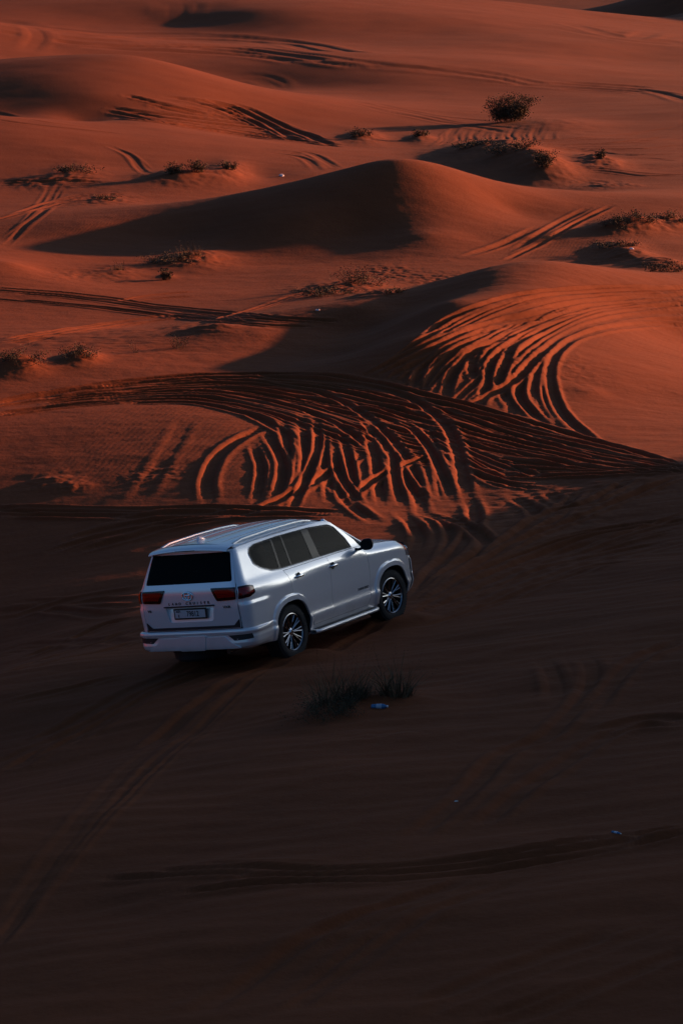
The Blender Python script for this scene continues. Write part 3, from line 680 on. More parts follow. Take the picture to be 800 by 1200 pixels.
    fr_ = panel('window_frame', DLO, surf_side, black, car, holes=panes, s=s, off=-.008, thick=.012)
    for k, pn in enumerate(panes):
        par = (fr_, dr, dr, df)[k]
        panel('window_pane', pn, surf_side, glass_clear if k == 3 else glass, par, s=s, off=-.012, thick=0)
    # bright surround of the glass
    bm = bmesh.new()
    loop = dense(DLO, .03); add_tube(bm, [surf_side(x, z, -.001, s) for x, z in loop+loop[:1]], .007, 6, False); finish('window_surround', bm, silver, car)
    # handles
    for par, hx, hz in ((dr, .31, 1.158), (df, 1.255, 1.142)):
        bm = bmesh.new(); pts = [surf_side(hx-.115+.23*k/6, hz, (.006, .030, .036, .037, .036, .030, .006)[k], s) for k in range(7)]
        add_tube(bm, pts, [.010, .015, .016, .016, .016, .015, .010], 10, True, (.8, 1.15)); finish('door_handle', bm, chrome, par)
        bm = bmesh.new(); c_ = surf_side(hx-.02, hz, .002, s); add_lathe(bm, [(.001, 0), (.045, 0), (.055, .004*-s*-1)], c_, 20); finish('handle_cup', bm, plastic, par)
    # lower door moulding highlight and sill
    gridmesh('sill', lambda u_, v_: (.47+1.93*u_ if False else .46+(2.40-.46)*u_, s*(.935-.05*(1-v_)**2), .27+.125*v_), 20, 4, paint, car, flip=(s > 0))
    # running board
    def board(u_, v_):
        a = 2*math.pi*v_; x = .50+1.80*u_; e_ = 1-.35*max(0, 1-min(u_, 1-u_)/.05)
        cy, cz = .955, .298
        return (x, s*(cy+math.copysign(abs(math.cos(a))**.5, math.cos(a))*.085*e_-.03*(1-e_)), cz+math.copysign(abs(math.sin(a))**.6, math.sin(a))*.030)
    rb_ = gridmesh('running_board', board, 30, 20, silver, car, flip=(s < 0))
    bm = bmesh.new(); add_box(bm, (1.40, s*.955, .332), (1.62, .10, .010), .003); finish('step_tread', bm, plastic, rb_)
    for xx in (.8, 1.4, 2.0):
        bm = bmesh.new(); add_box(bm, (xx, s*.83, .30), (.06, .18, .03)); finish('step_bracket', bm, dark, rb_)
    # wheel arch liners
    for k in (0, 1):
        pts = arch_pts(k, .012, 20, .30); n_ = len(pts)-1
        bm = bmesh.new(); rows = []
        for d_ in (.93, .60):
            rows.append([bm.verts.new((x, s*(d_ if d_ < .7 else outline(min(max(z, .36), 1.2), x)-.028), z)) for x, z in pts])
        for j in range(n_): bm.faces.new((rows[0][j], rows[0][j+1], rows[1][j+1], rows[1][j]))
        bm.faces.new(rows[1]); finish('wheel_arch_liner', bm, dark, car)
    # mirror
    mo = bmesh.new()
    def mir(u_, v_):
        a = 2*math.pi*v_; t_ = -1+2*u_; r_ = max(.0, 1-abs(t_)**3.2)**.5
        y = .985+.23*(u_); x = 2.03+.065*r_*math.cos(a)*(1 if math.cos(a) > 0 else .55); z = 1.318+.088*r_*math.copysign(abs(math.sin(a))**.8, math.sin(a))+.01*t_
        return (x-.02*t_, s*y, z)
    mh = gridmesh('door_mirror', mir, 18, 24, black, car, flip=(s > 0))
    bm = bmesh.new(); add_tube(bm, [(2.0, s*.90, 1.255), (2.02, s*.96, 1.25), (2.035, s*1.03, 1.27)], [.035, .03, .03], 10, True, (1, .7)); finish('mirror_arm', bm, black, mh)
    def mg(u_, v_): 
        a = 2*math.pi*v_; return (1.991-.002*u_+.004*math.sin(0), s*(1.10+.092*u_*math.copysign(abs(math.cos(a))**.6, math.cos(a))), 1.318+.066*u_*math.copysign(abs(math.sin(a))**.6, math.sin(a)))
    gridmesh('mirror_glass', mg, 3, 24, black, mh, flip=(s < 0))
    # door badge of two words
    for k, (w_, x0) in enumerate((('TWIN', 1.93), ('TURBO', 2.08))):
        text_mesh('door_badge', w_, .055, lambda a, c_, e_, x0=x0: surf_side(x0+(a if s < 0 else -a), .665+c_, .004+e_, s), plastic, df, .0015)
side_parts(-1); side_parts(1)

# ---------------------------------------------------------------- roof, glass ends, bonnet
def roof_z(x, y):
    e_ = abs(y)/.70; z = zroof(x)-.083*e_**2.6
    for yy in (.17, .40): z -= .009*math.exp(-((abs(y)-yy)/.035)**2)*ss(-.72, -.62, x)*(1-ss(1.25, 1.35, x))
    return z
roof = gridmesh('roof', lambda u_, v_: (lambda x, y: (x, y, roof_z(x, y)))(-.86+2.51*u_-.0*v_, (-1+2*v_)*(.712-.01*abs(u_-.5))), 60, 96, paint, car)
for s in (-1, 1):
    bm = bmesh.new(); pts = []
    for k in range(31):
        x = -.74+2.05*k/30; e_ = min(k, 30-k)/3.0; h = .004+.022*min(1, e_)
        pts.append((x, s*(.615+.01*math.sin(k/30*math.pi)), roof_z(x, .62)+h))
    add_tube(bm, pts, .021, 10, True, (1, .85)); finish('roof_rail', bm, silver, car)
bm = bmesh.new()
prof = [(-.085, 0), (.10, 0)]
def fin(u_, v_):
    x = -.70+.20*u_; h = .068*math.sin(min(1, (1-u_)*1.25)*math.pi/2)*(ss(-.01, .16, u_)); w = .034*math.sin(math.pi*min(1, .08+u_*.92))**.5
    a = math.pi*v_; return (x-.02*math.sin(a)*(1-u_), w*math.cos(a), roof_z(x, 0)-.004+h*math.sin(a)**.6 if 0 < v_ < 1 else roof_z(x, 0)-.004)
bm.free(); gridmesh('roof_antenna', fin, 14, 12, simple('antenna_white', (.80, .80, .80), .3, 0, .6), car)
# rear spoiler
def spoiler(u_, v_):
    y = (-1+2*u_)*.672; e_ = abs(y)/.672; dx = .05*e_**3; dz_ = -.035*e_**2.4
    p = [(-.80, 1.862), (-.90, 1.853), (-1.0, 1.832), (-1.045, 1.808), (-1.048, 1.796), (-1.03, 1.788), (-.97, 1.772), (-.925, 1.755), (-.86, 1.76)]
    k = v_*(len(p)-1); i = min(int(k), len(p)-2); f_ = k-i
    return (p[i][0]*(1-f_)+p[i+1][0]*f_+dx, y, p[i][1]*(1-f_)+p[i+1][1]*f_+dz_*(1.4 if i < 6 else 1))
sp = gridmesh('spoiler', spoiler, 40, 16, paint, car)
bm = bmesh.new(); add_box(bm, (-1.045, 0, 1.794), (.012, .34, .012), .003); finish('brake_light', bm, lens_smoke, sp)
# windscreen
def ws(u_, v_, off=0):
    z = 1.785-.52*u_; x0 = 1.625+.79*u_; y = (-1+2*v_)*(.655+.195*u_); return (x0+.085*(1-(2*v_-1)**2)-.05, y, z+.012*(1-(2*v_-1)**2))
gridmesh('windscreen', ws, 16, 24, glass_clear, car)
# pillars between windscreen and side glass
for s in (-1, 1):
    bm = bmesh.new(); pts = []
    for k in range(11):
        u_ = k/10; a = Vector(ws(u_, 0 if s < 0 else 1)); a.z -= .004; pts.append(a+Vector((.0, s*.012, 0)))
    add_tube(bm, pts, .034, 8, True, (1, .6)); finish('windscreen_pillar', bm, paint, car)
# bonnet
def bon(u_, v_):
    x = 2.36+1.16*u_+.13*(1-(2*v_-1)**2)*u_; y = (-1+2*v_)*(.865-.045*u_); e_ = abs(2*v_-1)
    return (x, y, zhood(min(x, 3.53))+.052*(1-e_**3.0)-.025*math.exp(-(y/.28)**2)*(1-u_)-.03*ss(.8, 1, u_)*(1-e_**4))
gridmesh('bonnet', bon, 30, 40, paint, car, flip=True)
def nose(u_, v_):
    a = Vector(bon(1, v_)); yy = a.y*(.97 if abs(a.y) < .7 else .99); b_ = Vector(front_map(yy, 1.055, -.012)); m_ = (a+b_)/2+Vector((.035, 0, .012))
    return a*(1-u_)**2+m_*2*u_*(1-u_)+b_*u_*u_+Vector((0, 0, -.002))
bm = bmesh.new(); add_box(bm, (2.36, 0, 1.262), (.12, 1.60, .03), .008); finish('scuttle', bm, plastic, car)

# ---------------------------------------------------------------- tail
H = .006
gate_poly = roundc([(-.80, .675), (.80, .675), (.80, 1.22), (.783, 1.3), (.70, 1.765), (-.70, 1.765), (-.783, 1.3), (-.80, 1.22)], .03)
win_poly = roundc([(-.665, 1.735), (.665, 1.735), (.74, 1.335), (-.74, 1.335)], .035)
rec_poly = roundc([(-.415, 1.015), (.415, 1.015), (.37, .795), (-.37, .795)], .04)
gate = panel('tailgate', gate_poly, surf_rear, paint, car, holes=[win_poly, rec_poly])
def rear_flat(y, z, off=0.0, s=-1): return (rear_x(y, z)-off, y, z)
panel('rear_window', win_poly, rear_flat, glass_mat('privacy_glass', (.3, .38, .4), .9), gate, off=-.008, thick=0)
def rec_map(y, z, off=0.0, s=-1): return (rear_x(y, z)-off+.012+.055*((z-.795)/.22), y, z)
panel('plate_recess', rec_poly, rec_map, paint, gate, thick=-.0)
bm = bmesh.new(); add_box(bm, (-1.128, 0, 1.022), (.035, .86, .018), .006); finish('handle_strip', bm, plastic, gate)
# recess walls
bm = bmesh.new(); L_ = dense(rec_poly, .04); A_ = [bm.verts.new(rear_flat(y, z, -.004)) for y, z in L_]; B_ = [bm.verts.new(rec_map(y, z, -.003)) for y, z in L_]
for k in range(len(L_)): bm.faces.new((A_[k], A_[(k+1) % len(L_)], B_[(k+1) % len(L_)], B_[k]))
finish('recess_rim', bm, paint, gate)
panel('lower_trim', roundc([(.785, .80), (.70, .722), (-.70, .722), (-.785, .80), (-.797, .80), (-.79, .682), (.79, .682), (.797, .80)], .01), rear_flat, plastic, gate, off=.006)
# number plate
bm = bmesh.new(); add_box(bm, (-1.118, 0, .915), (.012, .56, .155), .004); pl = finish('number_plate', bm, ink, gate)
bm = bmesh.new(); add_box(bm, (-1.1255, 0, .915), (.006, .515, .112), .002); finish('plate_face', bm, plate_m, pl)
def on_plate(yc, zc): return lambda a, c_, e_: (-1.1292-e_, yc-a, zc+c_)
text_mesh('plate_number', '79812', .105, on_plate(-.045, .913), ink, pl, .0008, .0022, .80)
text_mesh('plate_letter', 'E', .052, on_plate(.195, .888), ink, pl, .0008, .0016, .9)
bm = bmesh.new(); rr_ = random.Random(4)
pts = [(-1.1295, .235, .945), (-1.1295, .215, .952), (-1.1295, .198, .943), (-1.1295, .178, .955), (-1.1295, .158, .945)]
add_tube(bm, pts, .006, 6); add_tube(bm, [(-1.1295, .232, .958), (-1.1295, .205, .963), (-1.1295, .17, .966)], .004, 6); finish('plate_script', bm, ink, pl)
# letters and emblem
def on_gate(yc, zc): return lambda a, c_, e_: surf_rear(yc-a, zc+c_, .004+e_)
for k, ch in enumerate('LAND CRUISER'):
    if ch != ' ': text_mesh('tailgate_letter', ch, .052, on_gate(.335-.061*k, 1.062), silver if False else plastic, gate, .003, .001)
text_mesh('trim_badge', 'VXR', .05, on_gate(-.63, .985), plastic, gate, .002, .001, 1.3)
text_mesh('engine_badge', 'V6', .05, on_gate(.70, .97), plastic, gate, .002, .001, 1.2)
bm = bmesh.new()
for (ry, rz, dz_) in ((.088, .060, 0), (.034, .054, .003), (.062, .022, .030)):
    add_tube(bm, [surf_rear(ry*math.cos(a), 1.168+dz_+rz*math.sin(a), .010) for a in [2*math.pi*k/32 for k in range(33)]], .0095, 8, False)
finish('emblem', bm, chrome, gate)
# tail lamps wrap round the corner; the inner half rides on the tailgate
for s in (-1, 1):
    inner = roundc([(.395, 1.262), (.795, 1.256), (.795, 1.085), (.485, 1.075)], .02)
    panel('tail_lamp', [(s*y, z) for y, z in inner], rear_flat, lens_smoke, gate, off=.016, thick=.03)
    strip = roundc([(.45, 1.238), (.787, 1.238), (.787, 1.125), (.51, 1.115)], .012)
    panel('lamp_strip', [(s*y, z) for y, z in strip], rear_flat, lens_red, gate, off=.019, thick=.01)
    UL = lambda x, z: (u_of_x(x, z), z)
    VL = lambda y, z: (u_of_y(y, z), z)
    outer_l = roundc([VL(.812, 1.258), VL(.812, 1.085), UL(-.97, 1.095), UL(-.845, 1.13), UL(-.84, 1.235), UL(-.96, 1.262)], .015)
    ol = panel('tail_lamp', outer_l, wrap, lens_smoke, car, off=.016, thick=.03, s=s)
    panel('lamp_strip', roundc([VL(.82, 1.235), VL(.82, 1.135), UL(-.95, 1.14), UL(-.865, 1.155), UL(-.86, 1.22), UL(-.96, 1.24)], .012), wrap, lens_red, ol, off=.019, thick=.01, s=s)
# rear bumper: a wrapped beam with its own section
bsec = [(.020, .672), (.045, .668), (.062, .655), (.066, .635), (.060, .612), (.038, .602), (.034, .575), (.036, .52), (.044, .47), (.036, .42), (.005, .385), (-.05, .372)]
def bump(u_, v_):
    k = v_*(len(bsec)-1); i = min(int(k), len(bsec)-2); f_ = k-i
    o_, z = bsec[i][0]*(1-f_)+bsec[i+1][0]*f_, bsec[i][1]*(1-f_)+bsec[i+1][1]*f_
    s_ = -1 if u_ < .5 else 1; uu = abs(u_-.5)*2; uu = uu                       # from the middle outwards
    zz = max(z, .372); w_ = width(Rz(zz)+.2, zz); u_min = -(w_-Rb_z(zz))-Rb_z(zz)*.75; u_max = u_of_x(-.472, zz)
    u1 = u_min+(u_max-u_min)*uu; fade = ss(-.50, -.86, Rz(zz)+Rb_z(zz)+(u1-Rb_z(zz)*.75)) if u1 > 0 else 1.0
    return wrap(u1, zz, o_*(.12+.88*fade)+.004, s_)
bumper = gridmesh('rear_bumper', bump, 120, 44, paint, car, flip=False)
def bump_map(y, z, off=0.0, s=-1): return (rear_x(y, z)-.036-off, y, z)
def bump_wrap(u_, z, off=0.0, s=-1): return wrap(u_, z, .038+off, s)
for s in (-1, 1):
    vent = roundc([(u_of_y(.60, .55), .585), (u_of_y(.93, .55), .592), (u_of_y(.945, .55), .522), (u_of_y(.70, .55), .505)], .012)
    panel('bumper_vent', vent, bump_wrap, plastic, bumper, off=.004, s=s, thick=.02)
panel('bumper_skirt', roundc([(-.80, .40), (-.62, .50), (-.56, .572), (.56, .572), (.62, .50), (.80, .40)], .03), bump_map, paint, bumper, off=.022, thick=.03)
panel('tow_cover', roundc([(-.21, .388), (-.235, .592), (.235, .592), (.21, .388)], .02), bump_map, paint, bumper, off=.034, thick=.03)
# underside
bm = bmesh.new(); add_box(bm, (1.35, 0, .45), (4.3, 1.16, .22), .03); add_box(bm, (1.42, 0, .40), (1.90, 1.70, .12), .02); add_box(bm, (-.80, 0, .48), (.52, 1.5, .16), .02); finish('underbody', bm, dark, car)
bm = bmesh.new(); add_lathe(bm, [(.20, -.10), (.34, -.11), (.385, -.07), (.39, 0), (.385, .07), (.34, .11), (.20, .10), (.20, -.10)], (-.66, .22, .315), 36, 'z'); finish('spare_tyre', bm, rubber, car)
bm = bmesh.new(); add_tube(bm, [(-.3, -.52, .36), (-1.0, -.55, .36), (-1.10, -.55, .35)], .035, 12); finish('exhaust_pipe', bm, rim_m, car)
for yy in (-.4, .4):
    bm = bmesh.new(); add_tube(bm, [(yy*0+.0, -.75, .40), (0, .75, .40)], .06, 12); finish('axle', bm, dark, car); break

# ---------------------------------------------------------------- front
def front_map(y, z, off=0.0, s=-1):
    w = width(3.2, z); a = max(0, min(1, (abs(y)-(w-.30))/.30)); return (Fz(z)-RF+RF*(1-a**2.1)**(1/2.1)-.03*(y/w)**2+off, y, z)
panel('front_bumper', roundc([(-.90, .36), (.90, .36), (.915, .66), (-.915, .66)], .03), front_map, paint, car)
panel('grille', roundc([(-.60, .668), (.60, .668), (.66, 1.07), (-.66, 1.07)], .03), front_map, plastic, car, off=-.01)
gridmesh('nose_panel', nose, 6, 40, paint, car)
for z in (.76, .85, .94, 1.03):
    bm = bmesh.new(); add_tube(bm, [front_map(-.6+1.2*k/16, z, .006) for k in range(17)], .018, 8); finish('grille_bar', bm, silver, car)
for s in (-1, 1):
    panel('headlight', roundc([(s*.67, .90), (s*.86, .915), (s*.885, 1.03), (s*.68, 1.07)], .02), front_map, lens_clear, car, off=.002)
    panel('headlight', [(3.405, .935), (3.565, .90), (3.60, 1.01), (3.52, 1.085), (3.42, 1.115), (3.312, 1.155), (3.365, 1.085)], surf_side, lens_clear, car, off=.003, s=s)
    panel('front_corner', roundc([(s*.61, .668), (s*.90, .668), (s*.88, .895), (s*.665, .885)], .02), front_map, paint, car, off=.001)

# ---------------------------------------------------------------- wheels
def wheel(x, s, steer=0):
    w = empty('wheel'); w.parent = car; w.location = (x, s*.815, .40); w.rotation_euler = (0, R_(17*x), R_(steer))
    prof = [(.262, -.10), (.285, -.125), (.335, -.134), (.372, -.124), (.393, -.098), (.400, -.05), (.4015, 0), (.400, .05), (.393, .098), (.372, .124), (.335, .134), (.285, .125), (.262, .10)]
    bm = bmesh.new(); add_lathe(bm, prof, (0, 0, 0), 72)
    for j in range(60):                       # tread blocks on both shoulders
        a = 2*math.pi*j/60
        for h in (-.088, .088): add_box(bm, (.397*math.cos(a), h, .397*math.sin(a)), (.014, .05, .022), 0, Matrix.Rotation(-a, 3, 'Y'))
    finish('tyre', bm, rubber, w, 30)
    o_ = s
    bm = bmesh.new(); add_lathe(bm, [(.262, .098*o_), (.272, .112*o_), (.262, .116*o_), (.250, .104*o_), (.243, .06*o_), (.235, -.09*o_), (.25, -.1*o_)], (0, 0, 0), 72)
    rim = finish('rim', bm, rim_m, w)
    bm = bmesh.new()
    for j in range(10):
        a = 2*math.pi*j/10
        for da, wd in ((-.11, .013), (.11, .013)):
            ca, sa = math.cos(a+da*.35), math.sin(a+da*.35); cb, sb_ = math.cos(a+da), math.sin(a+da)
            p0 = Vector((.055*ca, .074*o_, .055*sa)); p1 = Vector((.15*math.cos(a+da*.75), .088*o_, .15*math.sin(a+da*.75))); p2 = Vector((.248*cb, .098*o_, .248*sb_))
            add_tube(bm, [p0, p1, p2], [.014, .012, .015], 6, True, (1, .9))
    finish('spokes', bm, rim_m, w)
    bm = bmesh.new(); add_lathe(bm, [(.0005, .100*o_), (.030, .099*o_), (.036, .092*o_), (.06, .080*o_), (.066, .05*o_)], (0, 0, 0), 30); finish('hub_cap', bm, chrome, w)
    bm = bmesh.new(); add_lathe(bm, [(.0005, .0), (.16, .0), (.165, -.01), (.165, -.03)], (0, .02*o_, 0), 36); finish('brake_disc', bm, dark, w)
    bm = bmesh.new(); add_lathe(bm, [(.0005, -.085*o_), (.25, -.085*o_)], (0, 0, 0), 36); finish('wheel_back', bm, dark, w)
for x, st in ((0, 0), (2.85, -4)):
    for s in (-1, 1): wheel(x, s, st)

# ---------------------------------------------------------------- cabin
bm = bmesh.new(); add_box(bm, (.75, 0, .62), (3.3, 1.66, .10), .02); finish('cabin_floor', bm, dark, car)
def seat(x, y, w_, hr):
    st = empty('seat'); st.parent = car; st.location = (x, y, 0)
    bm = bmesh.new(); add_box(bm, (.05, 0, .83), (.52, w_, .18), .06); add_box(bm, (-.24, 0, 1.12), (.15, w_*.96, .62), .06, Matrix.Rotation(R_(-12), 3, 'Y')); finish('seat_cushion', bm, trim, st)
    for h in hr:
        bm = bmesh.new(); add_box(bm, (-.335, h, 1.50), (.09, .26, .17), .04); finish('headrest', bm, trim, st)
seat(1.35, -.40, .52, (0,)); seat(1.35, .40, .52, (0,)); seat(.45, 0, 1.36, (-.42, .42)); seat(-.35, 0, 1.1, (-.34, .34))
bm = bmesh.new(); add_box(bm, (2.10, 0, 1.08), (.40, 1.56, .36), .08); finish('dashboard', bm, plastic, car)
bm = bmesh.new(); rt = Matrix.Rotation(R_(-65), 4, 'Y')
add_tube(bm, [Vector((1.80, .40, 1.14))+(rt @ Vector((.19*math.cos(a), .19*math.sin(a), 0))) for a in [2*math.pi*k/28 for k in range(29)]], .016, 8, False)
add_tube(bm, [(1.80, .22, 1.14), (1.80, .58, 1.14)], .014, 6); add_tube(bm, [(1.80, .40, 1.14), (2.0, .40, 1.05)], .025, 8); finish('steering_wheel', bm, plastic, car)

RW = np.array([[0.51320389, -0.84795107, -0.13266783], [0.85793292, 0.50252769, 0.10685043], [-0.02393468, -0.16865616, 0.98538431]])
car.matrix_world = Matrix(((*RW[0], -1.42432683), (*RW[1], 35.76410527), (*RW[2], -.80964824), (0, 0, 0, 1)))
# ================================================================ desert scrub and litter
def leaf_mat(name, c0, c1):
    m_, t_, b_ = new_mat(name); tc_ = t_.nodes.new('ShaderNodeTexCoord'); n_ = noise(t_, 9, 3, .6, tc_.outputs['Object'])
    cr_ = t_.nodes.new('ShaderNodeValToRGB'); cr_.color_ramp.elements[0].position = .35; cr_.color_ramp.elements[1].position = .65
    cr_.color_ramp.elements[0].color = (*c0, 1); cr_.color_ramp.elements[1].color = (*c1, 1)
    t_.links.new(n_.outputs['Fac'], cr_.inputs[0]); t_.links.new(cr_.outputs[0], b_.inputs['Base Color']); b_.inputs['Roughness'].default_value = .8
    b_.inputs['Specular IOR Level'].default_value = .2; return m_
green = leaf_mat('scrub_leaves', (.040, .038, .020), (.095, .080, .044))
straw = leaf_mat('dry_grass', (.07, .055, .028), (.15, .11, .055))
scrub_grass = leaf_mat('scrub_grass', (.055, .042, .020), (.15, .105, .055))
twig = leaf_mat('twig_bark', (.035, .026, .018), (.075, .055, .038))
def blade(bm, p, d_, L_, w_, droop, seg=4):
    d_ = d_.normalized(); side = d_.cross(Vector((rnd.uniform(-.3, .3), rnd.uniform(-.3, .3), 1))); side = side.normalized() if side.length > .01 else Vector((1, 0, 0))
    out = Vector((d_.x, d_.y, 0)); prev = None; q_ = Vector(p)
    for k in range(seg+1):
        f_ = k/seg; c_ = q_+d_*L_*f_+out*droop*L_*f_*f_-Vector((0, 0, droop*.5*L_*f_**2.5)); ww = w_*(1-f_)**.7+.0008
        cur = (bm.verts.new(c_-side*ww), bm.verts.new(c_+side*ww))
        if prev: bm.faces.new((prev[0], prev[1], cur[1], cur[0]))
        prev = cur
def leafq(bm, p, L_, w_):
    a = Vector((rnd.gauss(0, 1), rnd.gauss(0, 1), rnd.gauss(.3, .8))).normalized(); b_ = a.cross(Vector((rnd.gauss(0, 1), rnd.gauss(0, 1), rnd.gauss(0, 1)))).normalized(); p = Vector(p)
    bm.faces.new([bm.verts.new(v) for v in (p, p+a*L_*.5+b_*w_, p+a*L_, p+a*L_*.5-b_*w_)])
def place(px, py, name, label, cat, group=None):
    w = on_ground(px, py); z = ground(w[0], w[1]); e_ = empty(name, (w[0], w[1], z-.015)); tag(e_, label, cat, group)
    return e_, math.hypot(w[0], w[1])/FOC*1.02                   # metres per photo pixel there
def rugged(bm, mname, mat, par):
    m_ = bpy.data.meshes.new(mname); bm.to_mesh(m_); bm.free(); return link_mesh(mname, m_, par, mat)
def on_sand(e_, x, y): return ground(e_.location.x+x, e_.location.y+y)-e_.location.z
def tuft(px, py, wpx, hpx, label, mat=None, n_=220, group=None, name='grass_tuft', cat='grass tuft', thin=1.0, stems=14):
    e_, mp_ = place(px, py, name, label, cat, group); W, H_ = wpx*mp_, hpx*mp_; bm = bmesh.new()
    cl = [(rnd.uniform(-.27, .27)*W, rnd.uniform(-.12, .12)*W) for _ in range(6)]
    for k in range(n_):
        cx, cy = rnd.choice(cl); x, y = cx+rnd.gauss(0, .10)*W, cy+rnd.gauss(0, .09)*W
        d_ = Vector((rnd.gauss(.05, .42)+x/W*.9, rnd.gauss(0, .40), 1)); h = H_*rnd.uniform(.2, 1.0)**1.2*1.05*(1-.5*min(1, abs(x)/W*1.3))
        blade(bm, (x, y, on_sand(e_, x, y)), d_, h, max(.004, mp_*.16*thin), rnd.uniform(.05, .5))
    rugged(bm, 'blades', mat or straw, e_)
    bm = bmesh.new()
    for k in range(stems):
        cx, cy = rnd.choice(cl); x, y = cx+rnd.gauss(0, .06)*W, cy+rnd.gauss(0, .06)*W; d_ = Vector((rnd.gauss(0, .45)+x/W, rnd.gauss(0, .4), 1)).normalized(); h = H_*rnd.uniform(.8, 1.25)
        p = Vector((x, y, on_sand(e_, x, y))); add_tube(bm, [p, p+d_*h*.5, p+d_*h+Vector((d_.x*.1*h, 0, -.03*h))], [mp_*.05, mp_*.045, mp_*.03], 4)
        for j in range(5): leafq(bm, p+d_*h*rnd.uniform(.86, 1.05), mp_*1.0, mp_*.28)
    rugged(bm, 'seed_stalks', twig, e_)
    return e_
def shrub(px, py, wpx, hpx, label, n_=900, mat=None, group=None, name='desert_shrub', cat='shrub', stems=22, low=False):
    e_, mp_ = place(px, py, name, label, cat, group); W, H_ = wpx*mp_, hpx*mp_; bm = bmesh.new(); tips = []
    for k in range(stems):
        a = rnd.uniform(0, 2*math.pi); sp_ = rnd.random()**.6; x, y = .30*W*sp_*math.cos(a), .30*W*sp_*math.sin(a)
        if low: x, y = rnd.uniform(-.42, .42)*W, rnd.gauss(0, .16)*W
        h = H_*rnd.uniform(.6, 1.0)*(1-.55*(abs(x)/(.5*W))**2); p = Vector((x, y, on_sand(e_, x, y)))
        m1 = p+Vector((x*.35+rnd.gauss(0, .05*W), y*.35, h*.55)); m2 = m1+Vector((x*.5+rnd.gauss(0, .08*W), y*.5+rnd.gauss(0, .06*W), h*.4))
        add_tube(bm, [p, m1, m2], [mp_*.22, mp_*.15, mp_*.06], 5); tips += [(m1, .13*W), (m1, .12*W), (m2, .12*W), ((p+m1)/2, .12*W)]
    rugged(bm, 'branches', twig, e_); bm = bmesh.new()
    for k in range(int(n_*2.2)):
        c_, r_ = rnd.choice(tips); p = c_+Vector((rnd.gauss(0, r_*.55), rnd.gauss(0, r_*.55), rnd.gauss(0, r_*.4 if not low else H_*.2)))
        if p.z < on_sand(e_, p.x, p.y)+.01: p.z = on_sand(e_, p.x, p.y)+abs(rnd.gauss(0, .1*H_))
        leafq(bm, p, mp_*rnd.uniform(.9, 1.9), mp_*rnd.uniform(.4, .8))
    rugged(bm, 'leaves', mat or green, e_)
    return e_
# foreground clump beside the car
tuft(398, 834, 84, 56, 'dark grass clump with tall seed stalks, the left one below the car', scrub_grass, 300, 'grass clumps in the shaded foreground', stems=40, thin=.8)
tuft(460, 827, 56, 56, 'spiky dark grass clump behind the blue bottle', scrub_grass, 210, 'grass clumps in the shaded foreground', stems=26, thin=.8)
shrub(380, 847, 70, 20, 'low creeping mat of dark scrub at the foot of the tall grass', 1500, green, None, 'creeping_plant', 'ground plant', 22, True)
tuft(414, 834, 46, 26, 'low brown dry grass filling the gap between the two tall clumps', scrub_grass, 260, 'grass clumps in the shaded foreground', stems=14, thin=.7)
# mid ground
shrub(597, 145, 46, 31, 'largest bush, dark and round, at the upper right with a long shadow', 4200, stems=60)
G_ = 'scrub scattered over the dunes'
tuft(225, 308, 34, 17, 'tall dry grass tuft at the edge of the dark dune shadow, left of centre', straw, 160, G_)
shrub(200, 310, 44, 9, 'low straggling scrub just left of the tall dry grass tuft', 420, straw, G_, low=True)
shrub(195, 328, 14, 13, 'tiny dark round bush standing alone on bright sand at left', 420, group=G_)
tuft(140, 320, 24, 10, 'short pale grass tuft on the rim of the left dune shadow', straw, 110, G_)
shrub(210, 406, 28, 18, 'bare twiggy shrub on the shadow line left of centre', 90, twig, G_, stems=26)
tuft(160, 413, 8, 13, 'single thin sprig left of the bare twiggy shrub', twig, 14, G_, stems=6)
shrub(95, 424, 34, 10, 'dark scrub crowning a small sand hummock at the left', 420, group=G_, low=True)
shrub(22, 434, 44, 12, 'dark scrub crowning the hummock at the left edge', 480, group=G_, low=True)
shrub(424, 340, 44, 17, 'dark scrub patch in the middle, its tallest bush', 600, group=G_, low=True)
shrub(388, 348, 46, 9, 'flat dark scrub running left from the scrub patch in the middle', 500, group=G_, low=True)
shrub(462, 346, 20, 6, 'wisp of scrub right of the scrub patch in the middle', 160, straw, G_, low=True)
shrub(230, 212, 28, 13, 'dark bush on the foot of the far left dune, right of its twin', 500, group=G_)
shrub(203, 212, 24, 12, 'dark bush on the foot of the far left dune, left of its twin', 420, group=G_)
shrub(268, 209, 20, 9, 'small bush right of the pair at the foot of the far left dune', 300, group=G_)
shrub(88, 205, 34, 7, 'flat scrub at the foot of the far slope near the left edge', 320, group=G_, low=True)
shrub(122, 238, 20, 5, 'little scrub on the grey flat above the dark dune shadow', 160, group=G_, low=True)
shrub(424, 163, 22, 8, 'small dark scrub behind the middle dune, left of its summit', 260, group=G_, low=True)
shrub(493, 163, 14, 7, 'small dark scrub behind the middle dune, right of its summit', 200, group=G_, low=True)
shrub(636, 210, 30, 20, 'dark bush at the end of the scrub bank behind the middle dune', 700, group=G_)
shrub(600, 196, 40, 10, 'long low scrub on the bank behind the middle dune', 520, group=G_, low=True)
shrub(555, 188, 34, 7, 'thin scrub on the near end of the bank behind the middle dune', 320, group=G_, low=True)
shrub(702, 194, 13, 9, 'lone small bush on the flat at the right, beyond the scrub bank', 240, group=G_)
shrub(722, 272, 30, 7, 'left of two scrubs on hummocks near the right edge', 300, group=G_, low=True)
shrub(750, 270, 30, 9, 'right of two scrubs on hummocks near the right edge', 320, group=G_, low=True)
shrub(788, 266, 26, 7, 'scrub on a hummock cut by the right edge of the picture', 280, group=G_, low=True)
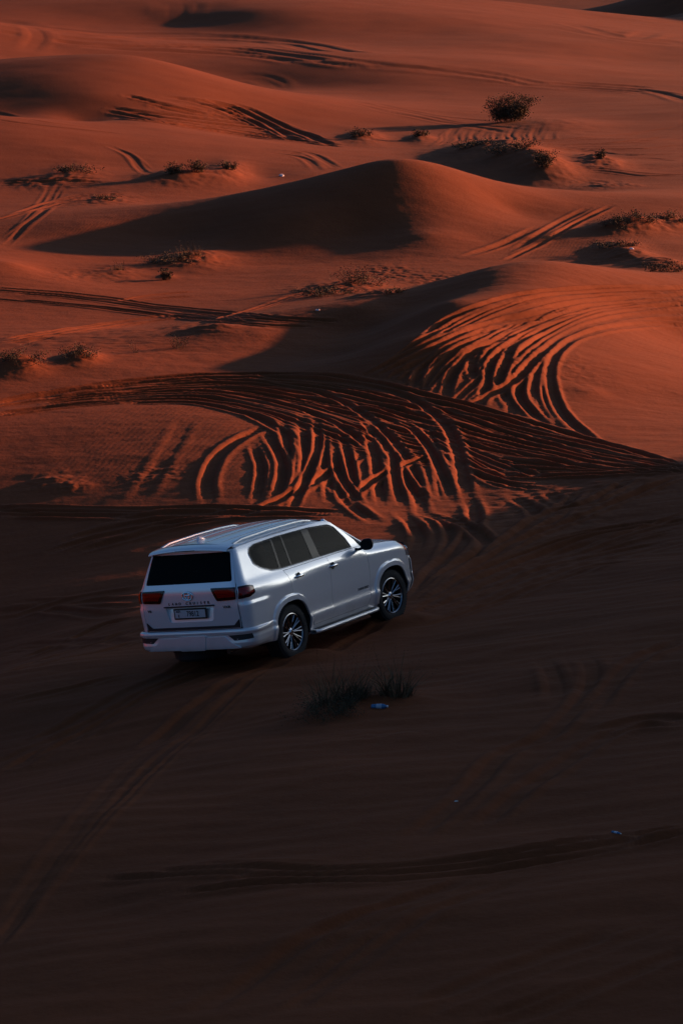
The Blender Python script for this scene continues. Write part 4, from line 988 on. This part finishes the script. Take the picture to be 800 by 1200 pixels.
shrub(722, 296, 36, 7, 'dark scrub above the white scrap near the right edge', 320, group=G_, low=True)
shrub(778, 319, 34, 11, 'dark scrub rising behind the crest of the dune with the fan of tracks', 420, group=G_, low=True)
# litter
bottle_m = simple('blue_plastic', (.03, .14, .28), .25, 0, .5); label_m = simple('bottle_label', (.35, .42, .48), .5); white_m = simple('white_plastic', (.72, .72, .70), .6)
def bottle(px, py, L_, rz, label, name='plastic_bottle', crushed=0.0):
    e_, mp_ = place(px, py, name, label, 'bottle'); r_ = L_*.16; e_.location.z += r_*.9; e_.rotation_euler = (0, R_(-5), rz)
    bm = bmesh.new(); prof = [(.001, -L_*.5), (r_*.85, -L_*.5), (r_, -L_*.46), (r_*.94, -L_*.30), (r_, -L_*.26), (r_, L_*.18), (r_*.85, L_*.26), (r_*.45, L_*.38), (r_*.36, L_*.42)]
    add_lathe(bm, prof, (0, 0, 0), 20, 'z')
    for v in bm.verts: v.co = Vector((v.co.z, v.co.x*(1-crushed*.4), v.co.y*(1-crushed)))
    finish('bottle_body', bm, bottle_m, e_)
    for nm, p0, p1, rr2, mt in (('bottle_cap', .40, .48, .42, white_m), ('wrapper', -.20, .12, 1.03, label_m)):
        bm = bmesh.new(); add_lathe(bm, [(.001, L_*p0), (r_*rr2, L_*p0), (r_*rr2, L_*p1), (.001, L_*p1)], (0, 0, 0), 20, 'z')
        for v in bm.verts: v.co = Vector((v.co.z, v.co.x*(1-crushed*.4), v.co.y*(1-crushed)))
        finish(nm, bm, mt, e_)
bottle(445, 836, .21, R_(-12), 'blue plastic bottle lying on the sand in front of the spiky grass clump')
bottle(722, 974, .115, R_(-48), 'small crushed blue bottle alone in the dark sand at the lower right', crushed=.35)
def scrap(px, py, sz, label):
    e_, mp_ = place(px, py, 'litter_scrap', label, 'litter'); bm = bmesh.new(); bmesh.ops.create_icosphere(bm, subdivisions=2, radius=sz)
    for v in bm.verts: v.co = Vector((v.co.x*1.3, v.co.y, v.co.z*.7))*(1+rnd.uniform(-.3, .3)); v.co.z += sz*.5
    rugged(bm, 'crumpled_plastic', white_m, e_)
scrap(535, 932, .018, 'tiny white scrap on the dark sand, right of centre')
scrap(739, 304, .07, 'white scrap lying among the scrub near the right edge')
scrap(330, 206, .10, 'white scrap at the far end of the grey flat behind the middle dune')
scrap(372, 364, .05, 'white scrap on the sand below the scrub patch in the middle')
